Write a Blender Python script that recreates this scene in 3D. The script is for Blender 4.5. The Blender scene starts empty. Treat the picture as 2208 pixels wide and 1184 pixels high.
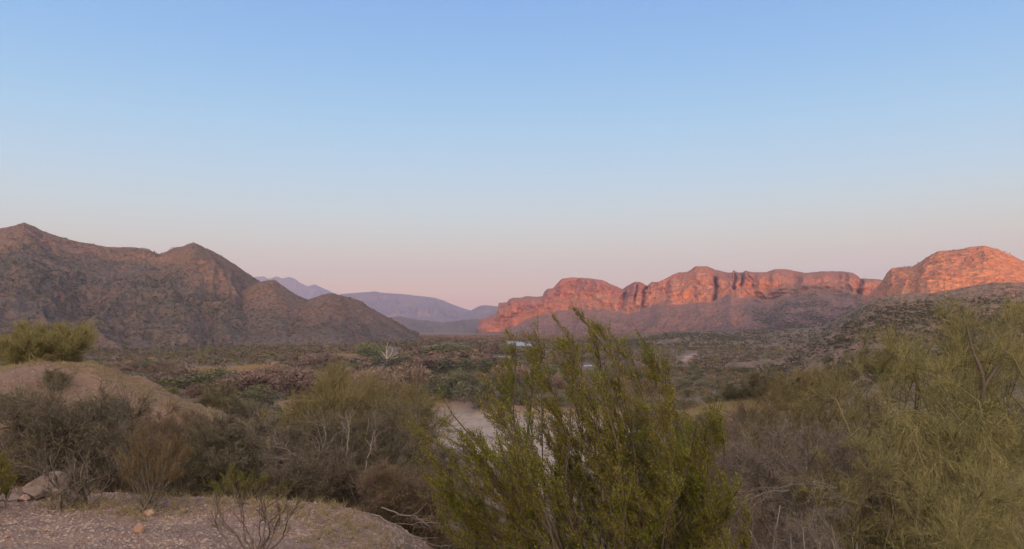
import bpy, math, random
import numpy as np
from math import radians as R_

rng = np.random.default_rng(7)
random.seed(7)
scene = bpy.context.scene
C = scene.collection

# ------------------------------------------------------------------ camera model
F = 1733.0
PITCH = math.atan((705 - 592) / F)
EYE = 22.0
CP, SP = math.cos(PITCH), math.sin(PITCH)


def W(px, py, D):
    """world point seen at photo position px,py with forward distance D"""
    px = np.asarray(px, float); py = np.asarray(py, float); D = np.asarray(D, float)
    dx = (px - 1104) / F; dz = (592 - py) / F
    Y = CP - dz * SP; Z = SP + dz * CP
    s = D / Y
    return np.stack(np.broadcast_arrays(dx * s, D, EYE + Z * s), -1)


def PX(x, y, z):
    zz = z - EYE
    f = y * CP + zz * SP; u = -y * SP + zz * CP
    f = np.where(f < 0.01, 0.01, f)
    return 1104 + F * x / f, 592 - F * u / f


# ------------------------------------------------------------------ noise
def _h(ix, iy, iz, seed):
    n = (ix.astype(np.int64) * 374761393 + iy.astype(np.int64) * 668265263 + iz.astype(np.int64) * 1442695041 + seed * 974634777) & 0xFFFFFFFF
    n = ((n ^ (n >> 13)) * 1274126177) & 0xFFFFFFFF
    n = (n ^ (n >> 16)) & 0xFFFFFFFF
    n = (n * 2246822519) & 0xFFFFFFFF
    return ((n ^ (n >> 15)) & 0xFFFFFF) / float(0xFFFFFF) * 2 - 1


def vn(x, y, z=None, seed=0):
    x = np.asarray(x, float); y = np.asarray(y, float)
    x, y = np.broadcast_arrays(x, y)
    ix, iy = np.floor(x), np.floor(y)
    fx, fy = x - ix, y - iy
    fx = fx * fx * fx * (fx * (fx * 6 - 15) + 10); fy = fy * fy * fy * (fy * (fy * 6 - 15) + 10)
    zero = np.zeros_like(ix)

    def lay(iz):
        a = _h(ix, iy, iz, seed); b = _h(ix + 1, iy, iz, seed); c = _h(ix, iy + 1, iz, seed); d = _h(ix + 1, iy + 1, iz, seed)
        return (a * (1 - fx) + b * fx) * (1 - fy) + (c * (1 - fx) + d * fx) * fy
    if z is None:
        return lay(zero)
    z = np.broadcast_to(np.asarray(z, float), x.shape)
    iz = np.floor(z); fz = z - iz; fz = fz * fz * (3 - 2 * fz)
    return lay(iz) * (1 - fz) + lay(iz + 1) * fz


def fbm(x, y, o=5, seed=0, g=0.5, z=None):
    s = 0; a = 1; t = 0
    for k in range(o):
        s = s + a * vn(x * 2 ** k + 13.7 * k, y * 2 ** k - 7.1 * k, None if z is None else z * 2 ** k, seed + k); t += a; a *= g
    return s / t


def ridged(x, y, o=4, seed=0, g=0.5):
    s = 0; a = 1; t = 0
    for k in range(o):
        s = s + a * (1 - 2 * np.abs(vn(x * 2 ** k + 3.3 * k, y * 2 ** k + 9.1 * k, None, seed + k))); t += a; a *= g
    return s / t


def sm(a, b, x):
    t = np.clip((x - a) / (b - a), 0, 1)
    return t * t * (3 - 2 * t)


def interp(pts, x):
    p = sorted(pts)
    return np.interp(x, [a for a, b in p], [b for a, b in p])


def smin(a, b, k):
    h = np.clip(0.5 + 0.5 * (b - a) / k, 0, 1)
    return b * (1 - h) + a * h - k * h * (1 - h)


def smax(a, b, k):
    return -smin(-a, -b, k)


# ------------------------------------------------------------------ object helpers
def tag(o, label=None, cat=None, group=None, kind=None):
    if label: o['label'] = label
    if cat: o['category'] = cat
    if group: o['group'] = group
    if kind: o['kind'] = kind
    return o


def mesh(name, V, Q=None, T=None, mat=None, smooth=False, attrs=None):
    me = bpy.data.meshes.new(name)
    V = np.ascontiguousarray(V, dtype=np.float32).reshape(-1, 3)
    nq = 0 if Q is None else len(Q); nt = 0 if T is None else len(T)
    me.vertices.add(len(V)); me.vertices.foreach_set('co', V.ravel())
    li = []
    if nq: li.append(np.asarray(Q, np.int32).ravel())
    if nt: li.append(np.asarray(T, np.int32).ravel())
    li = np.concatenate(li)
    me.loops.add(len(li)); me.loops.foreach_set('vertex_index', li)
    me.polygons.add(nq + nt)
    st = np.concatenate([np.arange(nq) * 4, nq * 4 + np.arange(nt) * 3]).astype(np.int32)
    me.polygons.foreach_set('loop_start', st)
    me.update(calc_edges=True)
    if smooth:
        me.polygons.foreach_set('use_smooth', np.ones(nq + nt, dtype=bool))
    for k, v in (attrs or {}).items():
        a = me.attributes.new(k, 'FLOAT', 'POINT')
        a.data.foreach_set('value', np.ascontiguousarray(v, dtype=np.float32).ravel())
    if mat: me.materials.append(mat)
    return me


def obj(name, me, parent=None, loc=None):
    o = bpy.data.objects.new(name, me); C.objects.link(o)
    if parent: o.parent = parent
    if loc is not None: o.location = loc
    return o


def empty(name, loc, label, cat, group=None, rz=0, sc=1.0):
    o = bpy.data.objects.new(name, None); C.objects.link(o)
    o.location = loc; o.rotation_euler = (0, 0, rz); o.scale = (sc, sc, sc)
    o.empty_display_size = 0.2
    return tag(o, label, cat, group)


def copy_tree(root, loc, rz, sc, label, group=None):
    r = root.copy(); C.objects.link(r)
    r.location = loc; r.rotation_euler = (0, 0, rz); r.scale = sc if hasattr(sc, '__len__') else (sc, sc, sc)
    r['label'] = label
    if group: r['group'] = group
    for ch in list(root.children):
        c = ch.copy(); C.objects.link(c); c.parent = r
    return r


def gridQ(nr, nc):
    i = np.arange(nr - 1)[:, None] * nc + np.arange(nc - 1)[None, :]
    return np.stack([i, i + 1, i + nc + 1, i + nc], -1).reshape(-1, 4)


# ------------------------------------------------------------------ materials
def mat(name, base, layers=(), rough=0.9, bump=None, rand=None, trans=0.0, coords='world', tint=None, spec=0.2):
    m = bpy.data.materials.new(name); m.use_nodes = True
    nt = m.node_tree; N = nt.nodes; L = nt.links
    for n in list(N): N.remove(n)
    out = N.new('ShaderNodeOutputMaterial'); bs = N.new('ShaderNodeBsdfPrincipled')
    L.new(bs.outputs[0], out.inputs[0])
    bs.inputs['Roughness'].default_value = rough
    bs.inputs['Specular IOR Level'].default_value = spec
    geo = N.new('ShaderNodeNewGeometry')
    if coords == 'world':
        pos = geo.outputs['Position']
    else:
        tc = N.new('ShaderNodeTexCoord'); pos = tc.outputs['Object']
    rgb = N.new('ShaderNodeRGB'); rgb.outputs[0].default_value = (*base, 1)
    cur = rgb.outputs[0]

    def mapr(sock, lo, hi, f=1.0):
        mr = N.new('ShaderNodeMapRange'); mr.inputs[1].default_value = lo; mr.inputs[2].default_value = hi
        mr.inputs[3].default_value = 0; mr.inputs[4].default_value = f; mr.clamp = True
        L.new(sock, mr.inputs[0]); return mr.outputs[0]

    def noise(scale, detail, sxyz, rough=0.55, dist=0.0):
        mp = N.new('ShaderNodeMapping'); mp.inputs['Scale'].default_value = sxyz
        L.new(pos, mp.inputs[0])
        n = N.new('ShaderNodeTexNoise'); n.inputs['Scale'].default_value = scale; n.inputs['Detail'].default_value = detail
        n.inputs['Roughness'].default_value = rough; n.inputs['Distortion'].default_value = dist
        L.new(mp.outputs[0], n.inputs[0]); return n.outputs['Fac']
    for ly in layers:
        k = ly[0]
        if k == 'n':
            _, scale, det, lo, hi, col, f = ly[:7]; s = ly[7] if len(ly) > 7 else (1, 1, 1)
            fac = mapr(noise(scale, det, s), lo, hi, f)
            if len(ly) > 8:
                at = N.new('ShaderNodeAttribute'); at.attribute_name = ly[8]
                mu = N.new('ShaderNodeMath'); mu.operation = 'MULTIPLY'; L.new(fac, mu.inputs[0]); L.new(at.outputs['Fac'], mu.inputs[1]); fac = mu.outputs[0]
        elif k == 'v':
            _, scale, lo, hi, col, f = ly[:6]
            vo = N.new('ShaderNodeTexVoronoi'); vo.inputs['Scale'].default_value = scale; L.new(pos, vo.inputs['Vector'])
            fac = mapr(vo.outputs['Distance'], lo, hi, f)
        elif k == 'e':
            _, scale, wdt, col, f, sv3 = ly[:6]
            mp = N.new('ShaderNodeMapping'); mp.inputs['Scale'].default_value = sv3; L.new(pos, mp.inputs[0])
            nn = N.new('ShaderNodeTexNoise'); nn.inputs['Scale'].default_value = scale * 1.7; nn.inputs['Detail'].default_value = 4; L.new(mp.outputs[0], nn.inputs[0])
            sc3 = N.new('ShaderNodeVectorMath'); sc3.operation = 'SCALE'; sc3.inputs['Scale'].default_value = .9 / scale; L.new(nn.outputs['Color'], sc3.inputs[0])
            ad3 = N.new('ShaderNodeVectorMath'); ad3.operation = 'ADD'; L.new(mp.outputs[0], ad3.inputs[0]); L.new(sc3.outputs[0], ad3.inputs[1])
            vo = N.new('ShaderNodeTexVoronoi'); vo.feature = 'DISTANCE_TO_EDGE'; vo.inputs['Scale'].default_value = scale; L.new(ad3.outputs[0], vo.inputs['Vector'])
            mr = N.new('ShaderNodeMapRange'); mr.inputs[1].default_value = 0; mr.inputs[2].default_value = wdt; mr.inputs[3].default_value = f; mr.inputs[4].default_value = 0; L.new(vo.outputs['Distance'], mr.inputs[0]); fac = mr.outputs[0]
        elif k == 'vc':
            _, scale, col, f = ly[:4]
            vo = N.new('ShaderNodeTexVoronoi'); vo.inputs['Scale'].default_value = scale; L.new(pos, vo.inputs['Vector'])
            sp = N.new('ShaderNodeSeparateColor'); L.new(vo.outputs['Color'], sp.inputs[0])
            fac = mapr(sp.outputs[0], 0.3, 1.0, f)
        elif k == 'a':
            _, an, col, f = ly[:4]
            at = N.new('ShaderNodeAttribute'); at.attribute_name = an
            fac = mapr(at.outputs['Fac'], 0, 1, f)
        elif k == 's':
            _, lo, hi, col, f = ly[:5]
            sp = N.new('ShaderNodeSeparateXYZ'); L.new(geo.outputs['True Normal'], sp.inputs[0])
            ab = N.new('ShaderNodeMath'); ab.operation = 'ABSOLUTE'; L.new(sp.outputs[2], ab.inputs[0])
            fac = mapr(ab.outputs[0], lo, hi, f)
        elif k == 'i':
            _, lo, hi, col, f = ly[:5]
            fac = mapr(geo.outputs['Random Per Island'], lo, hi, f)
        elif k == 'o':
            _, lo, hi, col, f = ly[:5]
            oi = N.new('ShaderNodeObjectInfo'); fac = mapr(oi.outputs['Random'], lo, hi, f)
        mx = N.new('ShaderNodeMix'); mx.data_type = 'RGBA'
        L.new(fac, mx.inputs[0]); L.new(cur, mx.inputs[6]); mx.inputs[7].default_value = (*col, 1)
        cur = mx.outputs[2]
    L.new(cur, bs.inputs['Base Color'])
    if bump:
        prev = None
        for (scale, det, dist, s) in bump:
            b = N.new('ShaderNodeBump'); b.inputs['Strength'].default_value = 1.0; b.inputs['Distance'].default_value = dist
            L.new(noise(scale, det, s, 0.65), b.inputs['Height'])
            if prev: L.new(prev, b.inputs['Normal'])
            prev = b.outputs[0]
        L.new(prev, bs.inputs['Normal'])
    if trans > 0:
        tr = N.new('ShaderNodeBsdfTranslucent'); L.new(cur, tr.inputs[0])
        ms = N.new('ShaderNodeMixShader'); ms.inputs[0].default_value = trans
        L.new(bs.outputs[0], ms.inputs[1]); L.new(tr.outputs[0], ms.inputs[2]); L.new(ms.outputs[0], out.inputs[0])
    return m


U = (1, 1, 1)
SOIL = (0.25, 0.175, 0.14)
M_ground = mat('desert_ground', SOIL, [
    ('n', 0.02, 6, 0.4, 0.62, (0.15, 0.115, 0.08), 0.8),
    ('n', 0.15, 6, 0.48, 0.62, (0.10, 0.09, 0.058), 0.7),
    ('n', 0.9, 5, 0.5, 0.66, (0.16, 0.12, 0.08), 0.6),
    ('a', 'valley', (0.15, 0.107, 0.08), 0.8),
    ('n', 0.03, 5, 0.56, 0.7, (0.22, 0.16, 0.125), 0.5, U, 'valley'),
    ('a', 'sand', (0.37, 0.295, 0.245), 0.95),
    ('n', 0.35, 5, 0.5, 0.7, (0.23, 0.175, 0.14), 0.8, U, 'sand'),
    ('n', 0.09, 6, 0.5, 0.62, (0.26, 0.20, 0.155), 0.8, (.4, 1, 1), 'sand'),
    ('a', 'red', (0.225, 0.148, 0.115), 0.9),
    ('n', 0.35, 6, 0.5, 0.72, (0.30, 0.145, 0.09), 0.8, (1, 1, 2), 'red'),
    ('n', 1.6, 5, 0.5, 0.66, (0.17, 0.125, 0.09), 0.6, U, 'red'),
    ('a', 'straw', (0.36, 0.26, 0.16), 0.85),
    ('n', 0.25, 5, 0.5, 0.7, (0.25, 0.20, 0.10), 0.7, U, 'straw'),
    ('a', 'gravel', (0.275, 0.18, 0.14), 0.97),
    ('n', 1.1, 5, 0.45, 0.68, (0.25, 0.138, 0.105), 0.8, U, 'gravel'),
    ('n', 7, 4, 0.5, 0.7, (0.165, 0.12, 0.10), 0.6, U, 'gravel'),
    ('n', 38, 3, 0.52, 0.68, (0.38, 0.31, 0.28), 0.7, U, 'gravel'),
    ('n', 60, 2, 0.55, 0.7, (0.13, 0.095, 0.08), 0.7, U, 'gravel'),
    ('a', 'track', (0.38, 0.26, 0.21), 0.95),
], bump=[(30, 5, 0.03, U), (4, 5, 0.12, U), (0.4, 4, 0.6, U)], rough=0.95)
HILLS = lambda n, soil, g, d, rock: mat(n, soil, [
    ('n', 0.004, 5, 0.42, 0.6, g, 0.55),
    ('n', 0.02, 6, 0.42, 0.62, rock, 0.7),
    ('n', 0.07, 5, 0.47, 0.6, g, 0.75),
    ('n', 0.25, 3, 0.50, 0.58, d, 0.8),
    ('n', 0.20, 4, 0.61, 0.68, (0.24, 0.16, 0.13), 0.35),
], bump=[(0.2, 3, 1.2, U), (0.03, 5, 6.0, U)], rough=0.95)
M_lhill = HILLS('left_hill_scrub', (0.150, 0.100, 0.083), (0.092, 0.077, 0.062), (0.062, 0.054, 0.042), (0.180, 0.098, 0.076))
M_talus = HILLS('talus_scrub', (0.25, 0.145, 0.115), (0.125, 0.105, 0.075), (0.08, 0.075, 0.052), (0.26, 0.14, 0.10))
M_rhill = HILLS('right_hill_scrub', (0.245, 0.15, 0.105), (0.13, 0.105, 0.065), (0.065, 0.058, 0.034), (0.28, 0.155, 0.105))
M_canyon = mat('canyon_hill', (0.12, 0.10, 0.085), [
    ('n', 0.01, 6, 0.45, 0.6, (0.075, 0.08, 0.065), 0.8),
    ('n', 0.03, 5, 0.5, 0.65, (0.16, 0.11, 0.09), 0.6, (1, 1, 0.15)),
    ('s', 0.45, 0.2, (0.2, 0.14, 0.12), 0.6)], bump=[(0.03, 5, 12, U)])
M_cliff = mat('red_cliff_rock', (0.40, 0.158, 0.082), [
    ('n', 0.006, 5, 0.42, 0.6, (0.46, 0.20, 0.10), 0.75),
    ('n', 0.05, 6, 0.45, 0.65, (0.31, 0.115, 0.085), 0.75, (1, 1, 0.12)),
    ('n', 0.02, 5, 0.5, 0.62, (0.50, 0.23, 0.13), 0.5, (0.25, 0.25, 2.2)),
    ('n', 0.15, 5, 0.52, 0.66, (0.22, 0.09, 0.07), 0.6, (1, 1, 0.25)),
    ('a', 'varnish', (0.27, 0.105, 0.09), 0.75),
    ('e', 0.022, 0.05, (0.15, 0.06, 0.05), 0.75, (1, 1, 0.45)),
    ('e', 0.06, 0.05, (0.22, 0.085, 0.065), 0.5, (1, 1, 0.8)),
    ('s', 0.72, 0.93, (0.25, 0.135, 0.095), 0.65),
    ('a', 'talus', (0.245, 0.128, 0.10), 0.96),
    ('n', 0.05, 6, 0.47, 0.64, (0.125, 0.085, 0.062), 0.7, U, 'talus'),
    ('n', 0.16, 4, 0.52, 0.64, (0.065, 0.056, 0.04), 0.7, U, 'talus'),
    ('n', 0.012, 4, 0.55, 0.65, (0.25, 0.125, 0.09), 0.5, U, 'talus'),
], bump=[(0.16, 6, 5.0, (1, 1, 0.5)), (0.04, 6, 12.0, (1, 1, 0.6))], rough=0.9)
M_dome = mat('orange_sandstone', (0.43, 0.175, 0.095), [
    ('n', 0.008, 5, 0.42, 0.6, (0.37, 0.145, 0.09), 0.7),
    ('n', 0.03, 6, 0.48, 0.62, (0.49, 0.235, 0.125), 0.6, (1, 1, 2.0)),
    ('n', 0.07, 6, 0.55, 0.66, (0.22, 0.11, 0.075), 0.7, (1, 1, 2.5)),
    ('e', 0.014, 0.035, (0.17, 0.075, 0.055), 0.7, (1, 1, 2.2)),
    ('n', 0.14, 4, 0.60, 0.66, (0.12, 0.09, 0.055), 0.8),
], bump=[(0.09, 6, 4.5, (1, 1, 1.6)), (0.025, 5, 14.0, (1, 1, 1.5))], rough=0.9)
M_far = mat('far_mountain_rock', (0.13, 0.105, 0.11), [('n', 0.002, 6, 0.45, 0.6, (0.19, 0.13, 0.125), 0.6)], bump=[(0.004, 5, 60, U)])

# ------------------------------------------------------------------ ground height
EDGE = np.array([(-40, 12), (-9, 9.4), (-5.3, 8.35), (-3.5, 8.0), (-2.24, 7.7), (-1.6, 7.25), (-1.25, 6.6), (-1.0, 5.95), (-.85, 5), (-0.3, 3.5),
                 (0.9, 2.0), (3, 1.0), (8, 0.0), (60, -10.0)], float)


def edge_sd(x, y):
    best = np.full(x.shape, 1e9); sgn = np.ones(x.shape)
    for a, b in zip(EDGE[:-1], EDGE[1:]):
        d = b - a; L2 = d @ d
        t = np.clip(((x - a[0]) * d[0] + (y - a[1]) * d[1]) / L2, 0, 1)
        qx = x - a[0] - t * d[0]; qy = y - a[1] - t * d[1]
        dd = np.hypot(qx, qy); cr = d[0] * (y - a[1]) - d[1] * (x - a[0])
        m = dd < best - 1e-9
        best = np.where(m, dd, best); sgn = np.where(m, np.where(cr > 0, 1, -1), sgn)
    return best * sgn


def inpoly(px, py, poly):
    r = np.zeros(np.shape(px), bool); n = len(poly)
    for i in range(n):
        x1, y1 = poly[i]; x2, y2 = poly[(i + 1) % n]
        c = ((y1 > py) != (y2 > py))
        with np.errstate(all='ignore'):
            xi = (x2 - x1) * (py - y1) / (y2 - y1 if y2 != y1 else 1e-9) + x1
        r ^= c & (px < xi)
    return r


def plan(px, py, z=0.0):
    """plan position of a photo point lying on height z"""
    D = (EYE - z) * F / (py - 705.0)
    for _ in range(4):
        w = W(px, py, D); D = D * (EYE - z) / np.maximum(EYE - w[..., 2], 0.01)
    w = W(px, py, D); return w[..., 0], w[..., 1]


def plan_poly(pts, z=0.0):
    return [tuple(float(v) for v in plan(a, b, z)) for a, b in pts]


WASH = plan_poly([(600, 884), (780, 878), (940, 883), (1040, 893), (1140, 902), (1300, 905), (1500, 930), (1560, 980), (1500, 1060), (1420, 1150), (1150, 1150),
                  (1120, 1060), (1060, 1010), (960, 985), (925, 930), (880, 903), (600, 895)], -1.8)
RIVER = plan_poly([(1062, 736.5), (1105, 736.8), (1128, 739), (1147, 743), (1143, 748), (1115, 747), (1094, 741), (1060, 738.5)], -1.0)
RIVER2 = plan_poly([(1046, 770), (1078, 769), (1098, 771), (1096, 775), (1060, 775.5)], -1.0)
RIVER3 = plan_poly([(1258, 789), (1280, 789), (1278, 794), (1262, 794)], -1.0)
STRAW = [plan_poly(p) for p in ([(350, 806), (400, 797), (500, 792), (600, 783), (606, 790), (540, 798), (470, 806)],
                                [(660, 770), (700, 767), (775, 765), (775, 770), (700, 775)], [(280, 776), (330, 772), (330, 777)])]
TRACK = plan_poly([(1462, 776), (1475, 766), (1478, 760), (1494, 755), (1504, 757), (1488, 764), (1486, 772), (1474, 778)], 3.0)


def soft_in(x, y, poly, w=2.0):
    o = 0
    for dx, dy in ((0, 0), (w, 0), (-w, 0), (0, w), (0, -w)):
        o = o + inpoly(x + dx + 1.5 * w * vn(x / 9, y / 9, None, 5), y + dy + 1.5 * w * vn(x / 9, y / 9, None, 6), poly)
    return o / 5.0


def gz(x, y, masks=False):
    x = np.asarray(x, float); y = np.asarray(y, float); x, y = np.broadcast_arrays(x, y)
    s = edge_sd(x, y) + 0.22 * fbm(x / 1.3, y / 1.3, 3, 31) + .09 * fbm(x / .35, y / .35, 3, 32)
    so = np.maximum(s, 0)
    drop = 0.62 * so - 0.62 * 0.18 * (1 - np.exp(-so / 0.18))
    drop = np.where(so > 8, 0.62 * 8 - .11 + (so - 8) * 0.20, drop)
    base = 20.35 - drop
    base = smax(base, np.zeros_like(base), 3.0)
    base = np.where(s > 60, smax(20.35 - drop, np.zeros_like(base), 3.0), base)
    # left mound
    pxm = 1104 + F * x / 45.0
    cz = interp([(-900, 800), (-300, 786), (0, 785), (130, 785), (220, 793), (300, 815), (370, 850), (440, 885), (500, 905), (560, 950), (640, 1010), (760, 1150), (1000, 1900)], pxm)
    cz = EYE - (cz - 705) / F * 45
    m = cz - np.maximum(43 - y, 0) * 0.30 - 0.012 * np.maximum(43 - y, 0) ** 2 * 0.3 - np.maximum(y - 45.5, 0) * 0.30 + 0.5 * fbm(x / 5, y / 5, 4, 41) * sm(0, 6, np.abs(y - 44) + 2) - 1.5 * np.clip(ridged(x / 3.2 + .4 * fbm(x / 3, y / 6, 3, 44), y / 14, 3, 45), 0, 1) * sm(43.5, 39, y) + 0.35 * fbm(x / 1.4, y / 1.4, 4, 46)
    # right spur with straw grass
    pxs = 1104 + F * x / 36.0
    rz = interp([(900, 1700), (1150, 1150), (1300, 1010), (1400, 945), (1480, 908), (1560, 892), (1680, 868), (1800, 850), (2208, 800), (3200, 740)], pxs)
    rz = EYE - (rz - 705) / F * 36
    sp = rz - np.maximum(36 - y, 0) * 0.16 - np.maximum(y - 39, 0) * 0.24 + 0.35 * fbm(x / 4, y / 4, 4, 43)
    z = smax(smax(base, m, 1.2), sp, 1.2)
    r = np.hypot(x, y)
    z = z + 0.05 * fbm(x * 1.2, y * 1.2, 4, 51) * sm(-2, 3, s) + 0.022 * fbm(x * 3, y * 3, 3, 52) + 0.8 * fbm(x / 30, y / 30, 5, 53) * sm(70, 140, r)
    # gentle apron rising towards the cliffs on the right
    z = z + sm(0, 500, x - 40) * sm(350, 1500, y) * 14 + sm(300, 1500, y) * sm(.1, .3, x / np.maximum(y, 1)) * 3 * fbm(x / 160, y / 160, 4, 54)
    near = (r < 2500) & (y > 60)
    sand = np.zeros(x.shape); riv = np.zeros(x.shape)
    sand[near] = soft_in(x[near], y[near], WASH, 1.5)
    for p in (RIVER, RIVER2, RIVER3):
        riv[near] = np.maximum(riv[near], soft_in(x[near], y[near], p, 2.0))
    far_bank = np.zeros(x.shape); far_bank[near] = soft_in(x[near], y[near] - 6, WASH, 2.5)
    z = z - 1.8 * sand - riv * 3.0 + far_bank * (1 - sand) * (0.7 + .6 * fbm(x / 7, y / 7, 3, 49)) * sm(185, 200, y)
    if not masks: return z
    straw = np.zeros(x.shape); track = np.zeros(x.shape)
    for p in STRAW: straw[near] = np.maximum(straw[near], soft_in(x[near], y[near], p, 3.0))
    track[near] = soft_in(x[near], y[near], TRACK, 2.0)
    onm = sm(-0.4, 0.4, m - np.maximum(base, sp)); ons = sm(-0.3, 0.3, sp - np.maximum(base, m))
    straw = np.maximum(straw, ons * sm(34.5, 36, y) * sm(42, 38, y) * 0.3 * sm(14, 11, x))
    straw = np.maximum(straw, onm * sm(42.5, 43.5, y) * sm(46, 44, y) * 0.15)
    grav = sm(0.5, 0.0, s) * sm(40, 20, r)
    red = onm * sm(52, 46, y) * 1.0
    # cut banks round the wash
    edge = np.zeros(x.shape); edge[near] = soft_in(x[near], y[near] - 2.5, WASH, 3.5)
    edge[near] = np.maximum(edge[near], soft_in(x[near], y[near] - 7, WASH, 3.0))
    red = np.maximum(red, np.clip(edge * 1.3, 0, 1) * (1 - sand) * 0.95)
    red = np.maximum(red, 0.55 * sm(0.2, 0.8, s) * sm(8, 4, s))
    valley = sm(50, 95, r) * (1 - onm) * (1 - ons) * (1 - sand) * (1 - np.clip(straw, 0, 1)) * (1 - track)
    return z, dict(valley=valley, sand=sand, red=red, straw=straw, gravel=grav, track=track)


# polar ground sheet reaching the horizon
az = np.concatenate([np.linspace(-180, -42, 50, endpoint=False), np.linspace(-42, 42, 820), np.linspace(42, 180, 50)[1:]])
az = np.radians(az)
rr = np.concatenate([[0.01], 0.8 * np.power(13500 / 0.8, np.linspace(0, 1, 1000))])
A, RR = np.meshgrid(az, rr)
gx, gy = np.sin(A) * RR, np.maximum(np.cos(A) * RR, -2600 + 0.002 * np.cos(A) * RR)
gx = np.clip(gx, -11000 + 0.002 * gx, 11000 + 0.002 * gx)
Z, MK = gz(gx, gy, True)
Z = np.where(gy < -60, np.minimum(Z, 30), Z)
Z = Z - sm(1500, 1900, RR) * 0.0
me = mesh('ground', np.stack([gx, gy, Z], -1), Q=gridQ(len(rr), len(az)), mat=M_ground, smooth=True, attrs=MK)
tag(obj('ground', me), 'dry desert ground with gravel bench and sandy wash', kind='structure')

# ------------------------------------------------------------------ hills as ridge sheets
HS = {}


def hillmesh(name, sil, dist, foot, material, label, back=600, p=1.25, spur=10, spurw=130, fine=2.5, step=2.0, rows=150, zf=-8, seed=0, ext=None, extra=None, round_=0.0, kind='structure', wob=0.6, cracks=0):
    x0, x1 = min(a for a, b in sil), max(a for a, b in sil)
    px = np.arange(x0, x1 + step, step)
    py = interp(sil, px) + wob * fbm(px / 9.0, px * 0, 4, seed + 1)
    D = interp(dist, px); Fd = interp(foot, px)
    ridge = W(px, py, D)
    zr = ridge[:, 2]
    nf = int(rows * 0.8); nb = rows - nf
    u = np.concatenate([np.linspace(0, 1, nf), 1 + np.linspace(0, 1, nb + 1)[1:]])[:, None]
    dd = np.where(u <= 1, Fd + (D - Fd) * u, D + back * (u - 1))
    g = np.where(u <= 1, (1 - round_) * np.clip(u, 0, 1) ** p + round_ * np.sin(np.clip(u, 0, 1) * np.pi / 2), 1 - sm(1, 2, u))
    zz = zf + (zr[None] - zf) * g
    s = px[None] / F * np.broadcast_to(D, px.shape)[None] + 0 * u
    w = (np.clip(4 * u * (1 - u), 0, 1)) ** 0.75 * (u <= 1) + 0.8 * (u > 1) * np.clip((u - 1) * 3, 0, 1)
    rel = np.clip((zr[None] - zf) / 120, 0.15, 1.3)
    warp = 0.6 * fbm(s / 200, dd / 200, 3, seed + 3)
    sp = ridged(s / spurw + warp, dd / (spurw * 4.0) + 5, 4, seed + 5, 0.55) - 0.25
    zz = zz + spur * w * sp * rel
    xx = (px[None] - 1104) / F * dd
    zz = zz + fine * fbm(xx / 14, dd / 14, 4, seed + 9, 0.6) * (0.12 + w) * rel
    if cracks:
        c1 = ridged(xx / 38 + fbm(xx / 60, zz / 30, 3, seed) * 1.2, dd / 60 + zz / 26, 3, seed + 21)
        zz = zz - cracks * np.clip(c1 - 0.35, 0, 1) * w
        zz = zz + cracks * 0.8 * np.clip(fbm(xx / 25, zz / 9, 3, seed + 33), -.6, .6) * w
    if extra is not None: zz = extra(px, u, zz, dd)
    V = np.stack([xx, dd, zz], -1)
    me = mesh(name, V, Q=gridQ(len(u), len(px)), mat=material, smooth=True)
    o = tag(obj(name, me), label, kind=kind)
    HS[name] = V
    return V


S_L1 = [(-700, 560), (-400, 500), (-200, 520), (-60, 503), (0, 491), (20, 488), (44, 480), (68, 488), (83, 497), (101, 503), (125, 511), (162, 521), (182, 524), (220, 531), (236, 533), (280, 533), (304, 536),
        (321, 541), (340, 549), (358, 542), (372, 534), (392, 531), (409, 524), (421, 525), (439, 535), (456, 541), (480, 555), (507, 572), (530, 588), (554, 603), (600, 630), (660, 660), (720, 690), (800, 712), (880, 722)]
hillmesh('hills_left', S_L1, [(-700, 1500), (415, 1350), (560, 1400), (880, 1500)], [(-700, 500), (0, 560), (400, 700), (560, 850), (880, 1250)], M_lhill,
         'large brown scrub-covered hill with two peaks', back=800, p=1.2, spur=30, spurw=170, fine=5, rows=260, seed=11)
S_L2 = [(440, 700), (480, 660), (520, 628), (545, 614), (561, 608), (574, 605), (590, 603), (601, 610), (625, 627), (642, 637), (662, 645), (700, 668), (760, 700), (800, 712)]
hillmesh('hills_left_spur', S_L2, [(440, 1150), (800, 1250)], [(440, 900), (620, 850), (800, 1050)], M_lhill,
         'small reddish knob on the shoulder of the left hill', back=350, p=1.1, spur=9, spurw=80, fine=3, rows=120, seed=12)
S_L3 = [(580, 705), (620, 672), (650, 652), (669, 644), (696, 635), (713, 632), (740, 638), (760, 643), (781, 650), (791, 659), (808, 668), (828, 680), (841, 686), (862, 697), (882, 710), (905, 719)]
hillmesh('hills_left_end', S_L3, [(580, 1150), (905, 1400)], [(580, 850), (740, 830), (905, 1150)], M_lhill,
         'low reddish rounded hill at the end of the left ridge', back=350, p=1.0, spur=9, spurw=70, fine=3, rows=140, seed=13, round_=0.35)

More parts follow.
